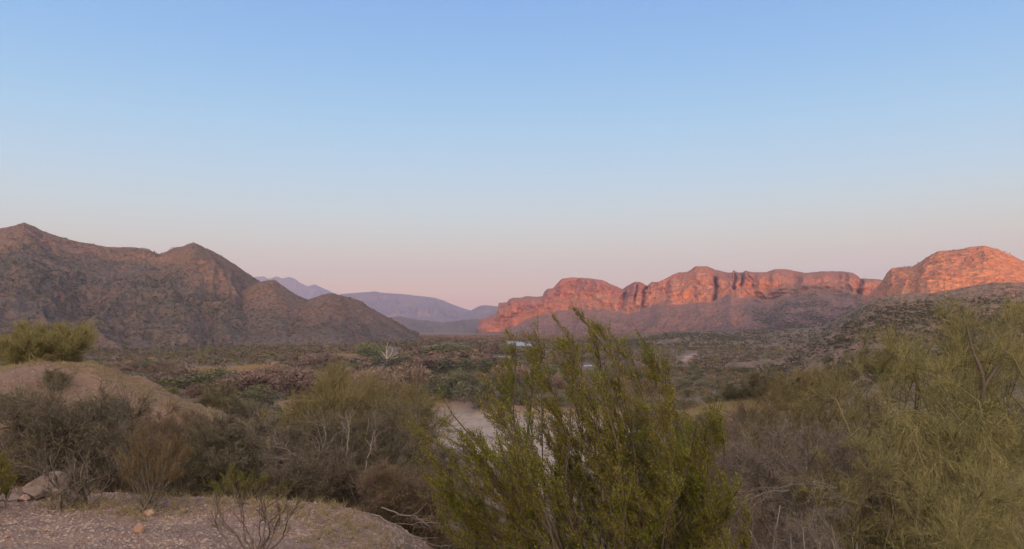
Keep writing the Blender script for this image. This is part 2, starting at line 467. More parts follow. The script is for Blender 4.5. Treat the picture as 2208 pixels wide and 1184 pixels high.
S_P1 = [(380, 660), (450, 625), (520, 604), (551, 597), (568, 596), (574, 600), (583, 601), (593, 596), (600, 597), (608, 601), (618, 598), (625, 597), (635, 601), (645, 609), (662, 617), (672, 615), (679, 613), (696, 621), (713, 629), (737, 640), (800, 664), (900, 690)]
hillmesh('far_mountains', S_P1, [(0, 11800)], [(0, 9800)], M_far, 'pale violet jagged peaks on the horizon', back=1200, p=1.1, spur=190, spurw=700, fine=30, rows=90, seed=21, zf=-30, wob=0.3)
S_P2 = [(660, 680), (700, 650), (735, 634), (760, 632), (804, 629), (828, 632), (868, 634), (902, 638), (936, 642), (956, 648), (977, 657), (997, 664), (1018, 670), (1050, 682), (1130, 700)]
hillmesh('far_mountains_broad', S_P2, [(0, 9200)], [(0, 6600)], M_far, 'long pale blue mountain in the haze', back=1500, p=1.1, spur=120, spurw=650, fine=18, rows=90, seed=22, zf=-30, wob=0.3)
S_P3 = [(960, 700), (1000, 680), (1020, 667), (1031, 661), (1047, 658), (1073, 661), (1120, 655), (1180, 662), (1260, 680)]
hillmesh('far_mountains_low', S_P3, [(0, 7600)], [(0, 6200)], M_far, 'low hazy blue hill beside the cliffs', back=2000, p=1.1, spur=60, spurw=600, fine=15, rows=60, seed=23, zf=-30, wob=0.3)
S_M1 = [(760, 706), (800, 692), (845, 684), (862, 682), (875, 684), (895, 689), (916, 691), (956, 695), (977, 693), (997, 690), (1027, 688), (1045, 690), (1100, 694), (1200, 700)]


def canyon_extra(px, u, zz, dd):
    return zz + 10 * np.sin(np.clip(u, 0, 1) * np.pi) * ridged(px[None] / 14.0, zz / 200, 3, 77)


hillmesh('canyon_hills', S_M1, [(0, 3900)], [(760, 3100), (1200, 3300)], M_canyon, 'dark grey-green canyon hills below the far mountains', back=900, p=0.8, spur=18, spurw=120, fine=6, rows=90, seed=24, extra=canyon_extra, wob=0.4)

# cliffs ---------------------------------------------------------------
S_C1 = [(1030, 700), (1037, 687), (1050, 685), (1068, 676), (1073, 673), (1075, 653), (1094, 652), (1097, 646), (1106, 642), (1124, 642), (1134, 638.5), (1158, 640), (1170, 638.5), (1173, 630), (1181, 622.6), (1192, 622), (1199, 613.6),
        (1212, 601), (1226, 599), (1238, 598), (1256, 599), (1276, 600.7), (1301, 604.5), (1317, 612.5), (1335, 620), (1342, 623), (1353, 616), (1371, 607), (1383, 609), (1396, 616), (1405, 608), (1419, 608), (1437, 600),
        (1453, 591), (1464, 587.5), (1482, 586), (1490, 582), (1500, 574), (1525, 574), (1546, 582), (1569, 587.5), (1580, 588), (1583, 582.5), (1593, 588), (1603, 587), (1608, 583.5), (1620, 587), (1654, 587), (1674, 580), (1701, 581),
        (1718, 585), (1738, 588.6), (1772, 585), (1820, 585), (1840, 588.6), (1851, 595), (1857, 600), (1887, 602), (1910, 604), (2000, 610), (2100, 620)]
FOOT = [(1030, 712), (1038, 716), (1075, 716), (1090, 714), (1113, 703), (1145, 688), (1181, 676), (1226, 669), (1262, 667), (1312, 670), (1340, 676), (1349, 681), (1385, 669), (1425, 655), (1500, 654), (1529, 652), (1546, 642), (1575, 632), (1583, 642),
        (1620, 644), (1660, 651), (1700, 640), (1760, 628), (1840, 632), (1880, 635), (2100, 640)]
px = np.arange(1030, 2040, 1.0)
py = interp(S_C1, px) + 0.5 * fbm(px / 7, px * 0, 4, 61)
fy = interp(FOOT, px) + 5 * fbm(px / 22, px * 0, 4, 62) * sm(1060, 1160, px)
Dc = interp([(1030, 2900), (1200, 2600), (1450, 2250), (1700, 2150), (2000, 2200)], px)
Dc = Dc + 25 * fbm(px / 40, px * 0, 3, 63)
setb = 110 + 90 * sm(1400, 1500, px) + 50 * fbm(px / 50, px * 0, 3, 78)
foot_pt = W(px, fy, Dc); rim = W(px, py, Dc + setb)
Dt = interp([(1030, 2750), (1100, 2250), (1250, 1850), (1500, 1550), (1750, 1450), (2000, 1500)], px)
nt_, ncl, nb_ = 110, 150, 20
ut = np.linspace(0, 1, nt_)[:, None]
dt = Dt + (Dc - Dt) * ut
zt = -4 + (foot_pt[:, 2] + 4) * (0.25 * ut + 0.75 * ut ** 1.9)
st = px[None] * 1.35
zt = zt + 16 * (ridged(st / 75 + .5 * fbm(st / 90, dt / 300, 3, 64), dt / 600, 4, 65) - .3) * np.sin(np.pi * ut) ** 0.8 * sm(1060, 1200, px) + 3 * fbm(st / 14, dt / 20, 4, 66) * np.sin(np.pi * ut) ** .5
v = np.linspace(0, 1, ncl)[:, None]
zc = foot_pt[:, 2] + (rim[:, 2] - foot_pt[:, 2]) * (v * 1.0)
sx = px[None] * 1.35 + 0 * v
ex = 1.6 + 2.2 * sm(-.5, .5, fbm(px / 55, px * 0 + 3, 3, 60))          # wall here, ramp there
kk = 0.30 + 0.35 * sm(-.4, .5, fbm(px / 38, px * 0 + 8, 3, 59))
sv = kk * v + (1 - kk) * v ** (ex + 1)
# a ledge halfway up where a lower ramp meets the wall
lv = 0.38 + 0.22 * fbm(px / 45, px * 0, 3, 58)[None]
sv = sv + 0.22 * sm(lv - .05, lv + .07, v) * (1 - v)
wv = (sm(0, 0.10, v) * (1 - 0.85 * sm(0.82, 1.0, v)))
dcl = Dc + setb * sv
wp = fbm(sx / 70, zc / 70, 3, 69)
but = ridged(sx / 105 + .5 * wp, zc / 420 + .3 * wp, 2, 70, .5)        # big buttresses
blk_ = np.abs(fbm(sx / 34 + wp, zc / 46 - wp, 4, 71, .55))             # rounded blocks
crk = ridged(sx / 27 + 1.1 * wp, zc / 110 + .8 * wp, 3, 57, .6)
dcl = dcl - 34 * (but - .1) * wv - 26 * blk_ * wv * (1 - .6 * sm(1640, 1700, px)) + 16 * np.clip(crk - .45, 0, 1) * wv
led = vn(zc / 13 + .5 * wp, sx / 120, None, 67) * .6 + vn(zc / 5.5, sx / 60 + wp, None, 68) * .4
fr_ = zc / 17 + 1.3 * wp + .3 * fbm(sx / 20, zc / 60, 2, 54); fr_ = fr_ - np.floor(fr_)
dcl = dcl + 6 * led * wv + 7 * fbm(sx / 8, zc / 8, 4, 73) * wv + 8 * (sm(.0, .25, fr_) - fr_) * wv * sm(-.2, .3, fbm(sx / 90, zc / 60, 2, 53))
dcl = dcl - 40 * fbm(sx / 150, zc / 120, 2, 72) * wv * sm(0, .35, v)
dcl = np.maximum(dcl, Dc + 2 - 12 * sm(.1, .4, v))
for p0, w0, a0, h0, h1 in ((1371, 2.5, 40, .25, .9), (1388, 3.5, 45, .1, 1), (1545, 4, 75, .0, .75), (1584, 3, 60, .2, .9), (1601, 2.5, 50, .4, 1), (1342, 6, 50, .1, .8), (1855, 5, 60, 0, 1), (1440, 4, 30, .3, .9), (1240, 3, 18, .5, 1)):
    path = p0 + (v - 0.5) * (12 if p0 < 1450 else 3) + 5 * fbm(v * 3 + p0, v * 0, 3, 56)
    wd_ = w0 * (.7 + .8 * np.abs(fbm(v * 4 + p0, v * 0 + 2, 2, 55)))
    dcl = dcl + a0 * np.exp(-((px[None] - path) / wd_) ** 2) * sm(h0 - .1, h0 + .1, v) * (1 - .8 * sm(h1 - .12, h1 + .05, v))
flu = crk
ub = np.linspace(0, 1, nb_ + 1)[1:][:, None]
db = Dc + setb + 900 * ub
zb = rim[:, 2] + (2 - rim[:, 2]) * sm(0.15, 1, ub) + 6 * fbm(px[None] / 20, db / 60, 3, 73) * ub
DD = np.concatenate([dt, dcl[1:], db]); ZZ = np.concatenate([zt, zc[1:], zb])
tal = np.concatenate([np.ones((nt_ - 2, 1)) + 0 * px, np.full((2, 1), .6) + 0 * px, (0 * zc)[1:], 0.3 + 0 * zb])
# talus tongues climb the gullies
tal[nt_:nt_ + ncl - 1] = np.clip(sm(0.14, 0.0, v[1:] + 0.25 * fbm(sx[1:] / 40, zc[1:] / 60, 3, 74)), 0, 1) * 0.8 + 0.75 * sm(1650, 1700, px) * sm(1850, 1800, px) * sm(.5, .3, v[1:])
var = np.concatenate([0 * zt, sm(0.5, 0.75, v + 0.5 * fbm(sx / 70, zc / 40, 4, 75))[1:], 0.4 + 0 * zb])
XX = (px[None] - 1104) / F * DD
Vc = np.stack([XX, DD, ZZ], -1)
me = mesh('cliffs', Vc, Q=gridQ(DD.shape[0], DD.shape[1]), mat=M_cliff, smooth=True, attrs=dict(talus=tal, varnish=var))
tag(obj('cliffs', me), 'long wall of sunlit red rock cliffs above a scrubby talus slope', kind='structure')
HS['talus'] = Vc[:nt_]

S_C2 = [(1780, 720), (1820, 690), (1845, 668), (1860, 653), (1880, 629), (1904, 605.5), (1914, 588.6), (1924, 579), (1941, 576), (1968, 576), (1988, 565), (2009, 551), (2026, 542), (2070, 538.5), (2093, 533), (2127, 530.5), (2147, 536), (2168, 544.6),
        (2188, 553), (2208, 562), (2280, 590), (2400, 575), (2600, 600), (2800, 660)]
hillmesh('cliffs_right', S_C2, [(1780, 1500), (2800, 1450)], [(1780, 1250), (2000, 1000), (2800, 950)], M_dome,
         'bright orange sandstone dome at the right', back=500, p=0.9, spur=14, spurw=170, fine=3, rows=240, seed=31, round_=0.55, cracks=3.0, step=1.5)
S_R1 = [(1640, 722), (1700, 708), (1738, 707), (1772, 700), (1806, 683), (1840, 668), (1860, 656), (1874, 649), (1894, 641), (1941, 634), (2009, 631), (2060, 624), (2093, 617), (2144, 609), (2208, 609), (2400, 600), (2700, 640)]
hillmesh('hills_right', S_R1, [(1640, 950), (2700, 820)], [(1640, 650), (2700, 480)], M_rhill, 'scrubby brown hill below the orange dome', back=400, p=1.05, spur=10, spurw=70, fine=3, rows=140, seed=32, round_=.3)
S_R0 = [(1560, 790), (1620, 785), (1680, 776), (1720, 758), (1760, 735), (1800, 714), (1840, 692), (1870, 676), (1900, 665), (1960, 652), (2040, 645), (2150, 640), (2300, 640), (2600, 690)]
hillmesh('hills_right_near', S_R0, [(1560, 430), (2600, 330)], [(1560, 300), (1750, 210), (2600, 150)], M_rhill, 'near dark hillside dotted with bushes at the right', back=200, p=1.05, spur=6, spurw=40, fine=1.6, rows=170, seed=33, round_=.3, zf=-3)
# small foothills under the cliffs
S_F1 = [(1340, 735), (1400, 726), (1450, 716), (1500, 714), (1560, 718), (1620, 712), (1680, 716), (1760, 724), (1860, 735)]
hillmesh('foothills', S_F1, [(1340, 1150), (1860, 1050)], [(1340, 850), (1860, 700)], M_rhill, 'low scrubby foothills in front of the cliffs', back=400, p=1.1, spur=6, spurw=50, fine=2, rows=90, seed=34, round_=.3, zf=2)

# mountain behind the viewpoint that keeps the valley in shade
SUN_EL = 3.0; SUN_DX = -0.10
bx = np.linspace(-5000, 5000, 260)
hb = interp([(-5000, 330), (-1500, 300), (-700, 256), (-430, 256), (-300, 238), (-200, 180), (-60, 140), (100, 132), (400, 126), (900, 120), (1500, 130), (5000, 240)], bx) + 7 * fbm(bx / 160, bx * 0, 4, 81)
by = np.linspace(0, 1, 40)
BY = -1000 + (by[:, None] - 0.5) * 1300
BZ = hb[None] * np.sin(np.pi * by[:, None]) ** 1.2 + 14 * fbm(bx[None] / 120, BY / 120, 4, 82) * np.sin(np.pi * by[:, None]) * (np.abs(by[:, None] - .5) > .03) - 3
me = mesh('hills_behind', np.stack([bx[None] + 0 * BY, BY + 0 * bx[None], BZ], -1), Q=gridQ(40, 260), mat=M_lhill, smooth=True)
tag(obj('hills_behind', me), 'scrub-covered ridge on the sunset side of the valley', kind='structure')

# river water -----------------------------------------------------------
M_water = mat('river_water', (0.32, 0.29, 0.26), rough=0.45, bump=[(0.5, 4, 0.5, U)], spec=0.6)
for nm, poly in (('river_water', RIVER), ('river_water', RIVER2), ('river_water', RIVER3)):
    c = np.mean(poly, 0)
    P = [(c[0] + (a - c[0]) * 1.08, c[1] + (b - c[1]) * 1.05) for a, b in poly]
    V = np.array([(a, b, -0.45) for a, b in P] + [(a, b, -4.2) for a, b in P])
    n = len(P)
    m_ = bpy.data.meshes.new(nm); m_.from_pydata(V.tolist(), [], [list(range(n))] + [[i, (i + 1) % n, n + (i + 1) % n, n + i] for i in range(n)]); m_.materials.append(M_water)
    tag(obj(nm, m_), 'pale reach of river catching the sky', kind='structure')

# ------------------------------------------------------------------ plant tool kit
def frames(Tn):
    up = np.zeros_like(Tn); up[..., 2] = 1
    alt = np.abs(Tn[..., 2]) > 0.9
    up[alt] = (1, 0, 0)
    a = np.cross(Tn, up); a /= np.linalg.norm(a, axis=-1, keepdims=True) + 1e-9
    return a, np.cross(Tn, a)


class Bag:
    def __init__(s): s.V = []; s.Q = []; s.n = 0

    def tubes(s, P, Rd, k=3):
        if len(P) == 0: return s
        m, n, _ = P.shape
        T = np.gradient(P, axis=1); T /= np.linalg.norm(T, axis=-1, keepdims=True) + 1e-9
        a, b = frames(T)
        th = np.arange(k) / k * 2 * np.pi
        V = P[:, :, None] + Rd[:, :, None, None] * (a[:, :, None] * np.cos(th)[None, None, :, None] + b[:, :, None] * np.sin(th)[None, None, :, None])
        base = s.n + np.arange(m)[:, None, None] * (n * k) + np.arange(n - 1)[None, :, None] * k
        j = np.arange(k)[None, None, :]; j2 = (j + 1) % k
        Q = np.stack([base + j, base + j2, base + k + j2, base + k + j], -1).reshape(-1, 4)
        s.V.append(V.reshape(-1, 3)); s.Q.append(Q); s.n += m * n * k
        return s

    def leaves(s, c, d, w, L, Wd):
        """rhombic leaf quads: centre c, long axis d, side axis w"""
        m = len(c)
        L = np.broadcast_to(L, (m,))[:, None]; Wd = np.broadcast_to(Wd, (m,))[:, None]
        V = np.stack([c - d * L * .5, c + w * Wd * .5, c + d * L * .5, c - w * Wd * .5], 1)
        s.V.append(V.reshape(-1, 3)); s.Q.append(s.n + np.arange(m * 4).reshape(m, 4)); s.n += m * 4
        return s

    def mesh(s, name, m, smooth=False, origin=None):
        V = np.concatenate(s.V)
        if origin is not None: V = V - np.asarray(origin)
        return mesh(name, V, Q=np.concatenate(s.Q), mat=m, smooth=smooth)


def unit(v): return v / (np.linalg.norm(v, axis=-1, keepdims=True) + 1e-9)


def rnd(m): return unit(rng.normal(size=(m, 3)))


def stems(base, tips, n=9, up=0.55, wob=0.05, r0=0.02, r1=0.004, spread=0.05, lean=(0, 0, 0)):
    tips = np.asarray(tips, float); m = len(tips)
    b = np.asarray(base, float) + rng.normal(size=(m, 3)) * spread * np.array([1, 1, .1])
    L = np.linalg.norm(tips - b, axis=1, keepdims=True)
    hor = unit((tips - b) * [1, 1, 0.0] + 1e-6)
    d0 = unit(np.array([0, 0, 1.0]) * up + hor * (1 - up) * 0.9 + rng.normal(size=(m, 3)) * 0.12)
    c1 = b + d0 * L * 0.5 + np.array(lean) * L
    t = np.linspace(0, 1, n)[None, :, None]
    P = (1 - t) ** 2 * b[:, None] + 2 * t * (1 - t) * c1[:, None] + t ** 2 * tips[:, None]
    P = P + np.cumsum(rng.normal(size=P.shape), 1) * wob * L[:, None] / n * np.sin(np.pi * np.clip(t, 0, .999)) ** .5
    Rr = (r0 + (r1 - r0) * t[..., 0] ** 0.7) * (0.7 + 0.6 * rng.random((m, 1)))
    return P, Rr


def spawn(P, Rd, nch, t0=.3, t1=1., ang=40, length=.3, var=.4, n=5, bias=(0, 0, .3), wob=.1, rs=.6, r1=.0015, curl=0.0, bym=True):
    m, k, _ = P.shape
    idx = np.repeat(np.arange(m), nch); M = len(idx)
    t = t0 + (t1 - t0) * rng.random(M)
    f = t * (k - 1); i = np.minimum(f.astype(int), k - 2); fr = (f - i)[:, None]
    st = P[idx, i] * (1 - fr) + P[idx, i + 1] * fr
    rd = Rd[idx, i] * (1 - fr[:, 0]) + Rd[idx, i + 1] * fr[:, 0]
    T = unit(P[idx, i + 1] - P[idx, i])
    a = np.radians(ang) * (0.5 + rng.random(M))[:, None]
    side = unit(np.cross(T, rnd(M)))
    d = unit(T * np.cos(a) + side * np.sin(a) + np.array(bias))
    L = (length * (1 - var + 2 * var * rng.random(M)))
    if bym: L = L * (1.15 - 0.6 * t)
    L = L[:, None, None]
    tt = np.linspace(0, 1, n)[None, :, None]
    b2 = np.array(bias)[None, None] * curl
    Q = st[:, None] + d[:, None] * L * tt + b2 * L * tt ** 2 + np.cumsum(rng.normal(size=(M, n, 3)), 1) * wob * L / n * (tt > 0)
    Rr = np.maximum(rd * rs, r1 * 1.2)[:, None] * (1 - tt[..., 0]) + r1 * tt[..., 0]
    return Q, Rr


def leaf_on(bag, P, cnt, size, wid, spread, t0=0.1, up=0.3, var=.4):
    m, k, _ = P.shape
    idx = np.repeat(np.arange(m), cnt); M = len(idx)
    t = t0 + (1 - t0) * rng.random(M); f = t * (k - 1); i = np.minimum(f.astype(int), k - 2); fr = (f - i)[:, None]
    c = P[idx, i] * (1 - fr) + P[idx, i + 1] * fr + rng.normal(size=(M, 3)) * spread
    d = unit(unit(P[idx, i + 1] - P[idx, i]) + rng.normal(size=(M, 3)) * .7 + [0, 0, up])
    w = unit(np.cross(d, rnd(M)))
    s = 1 - var + 2 * var * rng.random(M)
    bag.leaves(c, d, w, size * s, wid * s)


def ell(c, r, n, lo=0.55):
    d = rnd(n); q = (lo + (1 - lo) * rng.random((n, 1)) ** .6)
    d[:, 2] = np.where(d[:, 2] < -0.5, -d[:, 2], d[:, 2])
    return np.asarray(c) + d * q * np.asarray(r)


# plant materials
def pm(n, base, alt, alt2, rough=.75, trans=0.0, f=0.8, spec=.15):
    return mat(n, base, [('n', 0.9 if False else 3.0, 3, .42, .6, alt2, .6), ('i', 0, 1, alt, f)], rough=rough, trans=trans, coords='object', spec=spec)


M_cleaf = pm('creosote_leaf', (0.15, 0.18, 0.02), (0.30, 0.265, 0.035), (0.22, 0.135, 0.03), trans=.35, rough=.5)
M_oleaf = pm('bronze_leaf', (0.20, 0.13, 0.04), (0.28, 0.16, 0.05), (0.15, 0.13, 0.04), trans=.25)
M_gleaf = pm('grey_green_leaf', (0.135, 0.145, 0.07), (0.19, 0.19, 0.09), (0.13, 0.12, 0.07), trans=.2)
M_dleaf = pm('dark_green_leaf', (0.15, 0.165, 0.08), (0.21, 0.21, 0.10), (0.16, 0.135, 0.08), trans=.2)
M_pverde = pm('palo_verde_twig', (0.15, 0.132, 0.055), (0.36, 0.305, 0.13), (0.105, 0.092, 0.055), rough=.8)
M_pverde2 = pm('olive_twig', (0.165, 0.138, 0.068), (0.235, 0.195, 0.095), (0.17, 0.115, 0.065), rough=.8)
M_bark = mat('grey_brown_bark', (0.165, 0.135, 0.105), [('n', 20, 4, .4, .65, (0.08, 0.062, 0.055), .8)], coords='object')
M_dbark = mat('dark_bark', (0.11, 0.08, 0.068), [('n', 20, 4, .4, .65, (0.15, 0.115, 0.10), .7)], coords='object')
M_pale = mat('bleached_wood', (0.24, 0.205, 0.175), [('n', 15, 4, .4, .65, (0.2, 0.16, 0.145), .8), ('i', 0, 1, (.22, .18, .16), .7)], coords='object')
M_greyt = mat('grey_twig', (0.215, 0.175, 0.155), [('i', 0, 1, (.13, .10, .09), .9)], coords='object')
M_brown = mat('brown_twig', (0.15, 0.10, 0.08), [('i', 0, 1, (.20, .135, .10), .9)], coords='object')
M_straw = mat('straw_grass', (0.44, 0.35, 0.20), [('i', 0, 1, (.30, .23, .14), .9)], coords='object', trans=.2)


def plant(name, label, cat, base, parts, group=None):
    e = empty(name, tuple(base), label, cat, group)
    for pn, bag, m in parts:
        if bag.n: obj(pn, bag.mesh(pn, m, origin=base), parent=e)
    return e


# ------------------------------------------------------------------ foreground plants
def at(px_, D):
    x = (px_ - 1104) / F * D
    return np.array([x, D, float(gz(np.array([x]), np.array([float(D)]))[0])])


def creosote(name, label, base, tips, l2, l3, nleaf, size=.010, L2=.32, L3=.13, r0=.011, lm=None, bm=None, wind=(-.28, 0, .55), wob=.10, t2=(.35, 1), spread=.06, lean=(0, 0, 0)):
    P, Rr = stems(base, tips, n=10, up=.6, wob=wob, r0=r0, r1=.003, spread=spread, lean=lean)
    Q, Qr = spawn(P, Rr, l2, t2[0], t2[1], 32, L2, .45, 6, wind, .10, .6, .0016, curl=.35)
    S_, Sr = spawn(Q, Qr, l3, .15, 1, 34, L3, .45, 4, wind, .10, .6, .0011)
    K_, Kr = spawn(P, Rr, int(l2 * 2.2), .66, 1, 26, L2 * .62, .4, 5, wind, .10, .6, .0012)
    K2, K2r = spawn(K_, Kr, 4, .2, 1, 30, L3 * .7, .4, 4, wind, .1, .6, .001)
    dt_, dr_ = spawn(P, Rr, max(2, l2 // 2), .1, .6, 40, L2 * .9, .5, 7, (wind[0] * .5, 0, .2), .3, .6, .0012)
    b = Bag().tubes(dt_, dr_, 3).tubes(P, Rr, 5).tubes(Q, Qr, 4).tubes(S_, Sr, 3).tubes(K_, Kr, 3).tubes(K2, K2r, 3)
    lf = Bag()
    leaf_on(lf, S_, nleaf, size, size * .5, size * .55)
    leaf_on(lf, Q, nleaf, size, size * .5, size * .6, t0=.4)
    leaf_on(lf, K_, nleaf, size, size * .5, size * .6, t0=.1)
    leaf_on(lf, K2, nleaf, size, size * .5, size * .6, t0=.1)
    leaf_on(lf, P[:, -4:], nleaf, size, size * .5, size * .6, t0=.2)
    return plant(name, label, 'shrub', base, [('branches', b, bm or M_dbark), ('leaves', lf, lm or M_cleaf)])


D0 = 4.9
b0 = at(1265, D0)
tp = [(1160, 735), (1176, 760), (1205, 745), (1222, 725), (1240, 760), (1268, 700), (1284, 722), (1262, 735), (1296, 715), (1335, 740), (1352, 735), (1398, 745), (1405, 760), (1300, 770), (1110, 780), (1098, 800), (1060, 835), (1075, 870),
      (968, 885), (985, 925), (1000, 960), (905, 940), (920, 985), (935, 1040), (1440, 800), (1450, 850), (1500, 930), (1540, 905), (1560, 960), (1520, 1000), (1590, 1060), (1615, 1105), (1575, 1120), (1180, 820),
      (1230, 850), (1330, 830), (1380, 870), (1270, 900), (1150, 930), (1060, 970), (1420, 930), (1480, 990), (1350, 950), (1220, 980), (1110, 1020), (1010, 1040), (1180, 850), (1300, 860), (1400, 900), (950, 1110), (1010, 1130), (1100, 1080)]
tips = []
for a, b in tp:
    tips.append(W(a, b, D0 + rng.normal() * .35))
for k in range(16):
    a = rng.uniform(1060, 1570); tips.append(W(a, rng.uniform(870, 1010), D0 + rng.normal() * .4))
for k in range(38):
    a = rng.uniform(930, 1600); lo = 865 + abs(a - 1270) * .42
    tips.append(W(a, rng.uniform(lo, lo + 230), D0 + rng.normal() * .45))
creosote('creosote_bush', 'large wind-swept olive green creosote bush in the middle, its tips rising above the valley', b0, np.array(tips), 9, 7, 12, spread=.13, t2=(.45, 1), L2=.24, L3=.10, size=.0115, lean=(.17, 0, 0), wind=(-.38, 0, .42), wob=.14)

b1 = at(560, 5.75) + [0, 0, 0]
tips = [W(a, b, 5.75 + rng.normal() * .12) for a, b in [(478, 1070), (500, 1035), (530, 1050), (560, 1068), (590, 1060), (640, 1085), (615, 1100), (635, 1045), (470, 1105), (600, 1130)]]
creosote('creosote_bush', 'small sparse creosote sapling with thin bare stems on the gravel, nearest the viewer', b1, np.array(tips), 4, 3, 2, L2=.14, L3=.06, r0=.006, size=.008, wob=.28, spread=.015, wind=(0, 0, .2))
b1 = at(325, 7.4)
tips = [W(a, b, 7.5 + rng.normal() * .25) for a, b in [(255, 985), (280, 955), (310, 945), (345, 960), (380, 950), (400, 985), (300, 985), (350, 1000), (275, 1020), (385, 1030), (330, 970), (365, 975)]]
creosote('creosote_bush', 'bronze-leaved creosote shrub at the edge of the gravel bench', b1, np.array(tips), 10, 8, 6, L2=.22, L3=.10, r0=.009, lm=M_oleaf, bm=M_bark, wind=(0, 0, .5), size=.009)
b1 = at(-15, 7.3)
tips = [W(a, b, 7.4 + rng.normal() * .15) for a, b in [(-60, 1000), (-30, 985), (5, 990), (22, 1015), (25, 1040), (-10, 1020), (10, 1060)]]
creosote('creosote_bush', 'yellow-green creosote cut off by the left edge of the view', b1, np.array(tips), 8, 6, 9, L2=.16, L3=.07, r0=.009, wind=(0, 0, .5))
b1 = at(520, 8.6)
tips = [W(a, b, 8.6 + rng.normal() * .2) for a, b in [(485, 1040), (500, 1020), (520, 1030), (545, 1045), (570, 1040), (460, 1050), (620, 1060)]]
creosote('creosote_bush', 'low bright green sprig showing over the bench rim beside the dark brush', b1, np.array(tips), 7, 6, 9, L2=.16, L3=.08, r0=.008, wind=(-.1, 0, .4))


def bush(name, label, cat, base, centre, radii, ns=14, l2=10, l3=8, l4=0, leaf=0, size=.012, Lf=(.55, .5, .4), bark=None, twig=None, leafm=None, wob=.16, bias=(0, 0, .15), r0=.03, up=.5, r1=.0022, lo=.55, curl=0, group=None, spread=.1, ang=45, tw=1):
    tips = ell(centre, radii, ns, lo)
    R0 = float(np.mean(radii))
    P, Rr = stems(base, tips, n=10, up=up, wob=wob, r0=r0, r1=r0 * .25, spread=spread)
    Q, Qr = spawn(P, Rr, l2, .35, 1, ang, R0 * Lf[0], .45, 7, bias, wob, .6, r1 * 1.6, curl)
    S_, Sr = spawn(Q, Qr, l3, .15, 1, ang, R0 * Lf[0] * Lf[1], .45, 5, bias, wob * .7, .7, r1 * 1.1, curl)
    br = Bag().tubes(P, Rr, 6).tubes(Q, Qr, 4)
    tg = Bag().tubes(S_, Sr, 3)
    last = S_
    if l4:
        X, Xr = spawn(S_, Sr, l4, .1, 1, ang * .85, R0 * Lf[0] * Lf[1] * Lf[2] * 1.5, .45, 3, bias, wob, .7, r1 * .8, curl)
        for q in (0, 1):
            A_, B_ = X[:, q], X[:, q + 1]; dd_ = B_ - A_; LL = np.linalg.norm(dd_, axis=1); dd_ = dd_ / (LL[:, None] + 1e-9)
            tg.leaves((A_ + B_) / 2, dd_, unit(np.cross(dd_, rnd(len(dd_)))), LL * 1.15, r1 * 2.0)
        last = X
    lf = Bag()
    if leaf: leaf_on(lf, last, leaf, size, size * .45, size * .5)
    return plant(name, label, cat, base, [('branches', br, bark or M_bark), ('twigs', tg, twig or M_greyt), ('leaves', lf, leafm or M_gleaf)], group)


def bush_px(name, label, cat, bpx, D, cx, cy, rx, ry, rz=None, **k):
    b = at(bpx, D); c = W(cx, cy, D); s = D / F
    # keep crown above its base
    return bush(name, label, cat, b, c, (rx * s, (rz or rx) * s * .8, ry * s), **k)


M_pvbark = mat('palo_verde_bark', (0.125, 0.115, 0.06), [('n', 12, 4, .4, .65, (0.19, 0.165, 0.08), .7)], coords='object')
PV = dict(bark=M_pvbark, twig=M_pverde)
# right-hand palo verdes
bush_px('palo_verde_tree', 'tall yellow-green palo verde with a curved dark trunk rising at the right edge', 'tree', 2105, 11.5, 2090, 800, 165, 165, ns=30, l2=11, l3=12, l4=9, r0=.03, r1=.0023, wob=.3, Lf=(.6, .5, .4), bias=(0, 0, .25), up=.6, lo=.35, **PV)
bush_px('palo_verde_tree', 'yellow-green palo verde filling the lower right corner, nearest at the right', 'tree', 2060, 7.2, 2050, 1115, 290, 125, ns=22, l2=11, l3=11, l4=9, r0=.012, r1=.0014, Lf=(.5, .5, .4), bias=(0, 0, .12), lo=.35, wob=.25, **PV)
bush_px('palo_verde_tree', 'rounded pale palo verde crown left of the tall curved-trunk one', 'tree', 1960, 10.2, 1945, 850, 105, 160, ns=28, l2=11, l3=12, l4=9, r0=.02, r1=.002, wob=.3, Lf=(.6, .5, .4), bias=(0, 0, .3), up=.6, lo=.35, **PV)
bush_px('palo_verde_tree', 'drooping palo verde with tangled hanging yellow twigs in front of the tall one', 'tree', 2090, 8.4, 2030, 960, 230, 110, ns=30, l2=12, l3=12, l4=9, r0=.012, r1=.0019, Lf=(.5, .5, .4), bias=(0, 0, -.45), curl=.5, wob=.45, up=.75, lo=.35, bark=M_pverde2, twig=M_pverde)
bush_px('palo_verde_tree', 'sparse brownish-yellow palo verde between the big creosote and the pale crown', 'tree', 1790, 10.5, 1765, 905, 145, 95, ns=26, l2=11, l3=12, l4=10, r0=.018, r1=.002, wob=.3, Lf=(.6, .5, .4), bias=(0, 0, .2), lo=.35, bark=M_pverde2, twig=M_pverde2)
bush_px('palo_verde_tree', 'olive palo verde half hidden behind the tall one at the right edge', 'tree', 2230, 13.5, 2215, 800, 130, 155, ns=24, l2=11, l3=11, l4=10, r0=.03, r1=.0026, wob=.3, Lf=(.6, .5, .4), bias=(0, 0, .25), lo=.35, **PV)
bush_px('mesquite_shrub', 'grey-brown leafless mesquite tangle below the sparse palo verde', 'shrub', 1740, 8.6, 1720, 1000, 190, 85, ns=34, l2=12, l3=10, l4=10, r0=.02, r1=.002, Lf=(.55, .5, .4), bark=M_bark, twig=M_greyt, bias=(-.1, 0, 0), wob=.3, lo=.3)
bush_px('mesquite_shrub', 'dead grey shrub at the bottom beside the corner palo verde', 'shrub', 1720, 6.4, 1690, 1150, 170, 65, ns=28, l2=10, l3=9, l4=8, r0=.014, r1=.0014, Lf=(.4, .45, .4), bark=M_pale, twig=M_greyt, bias=(-.1, 0, 0), wob=.35, lo=.3)
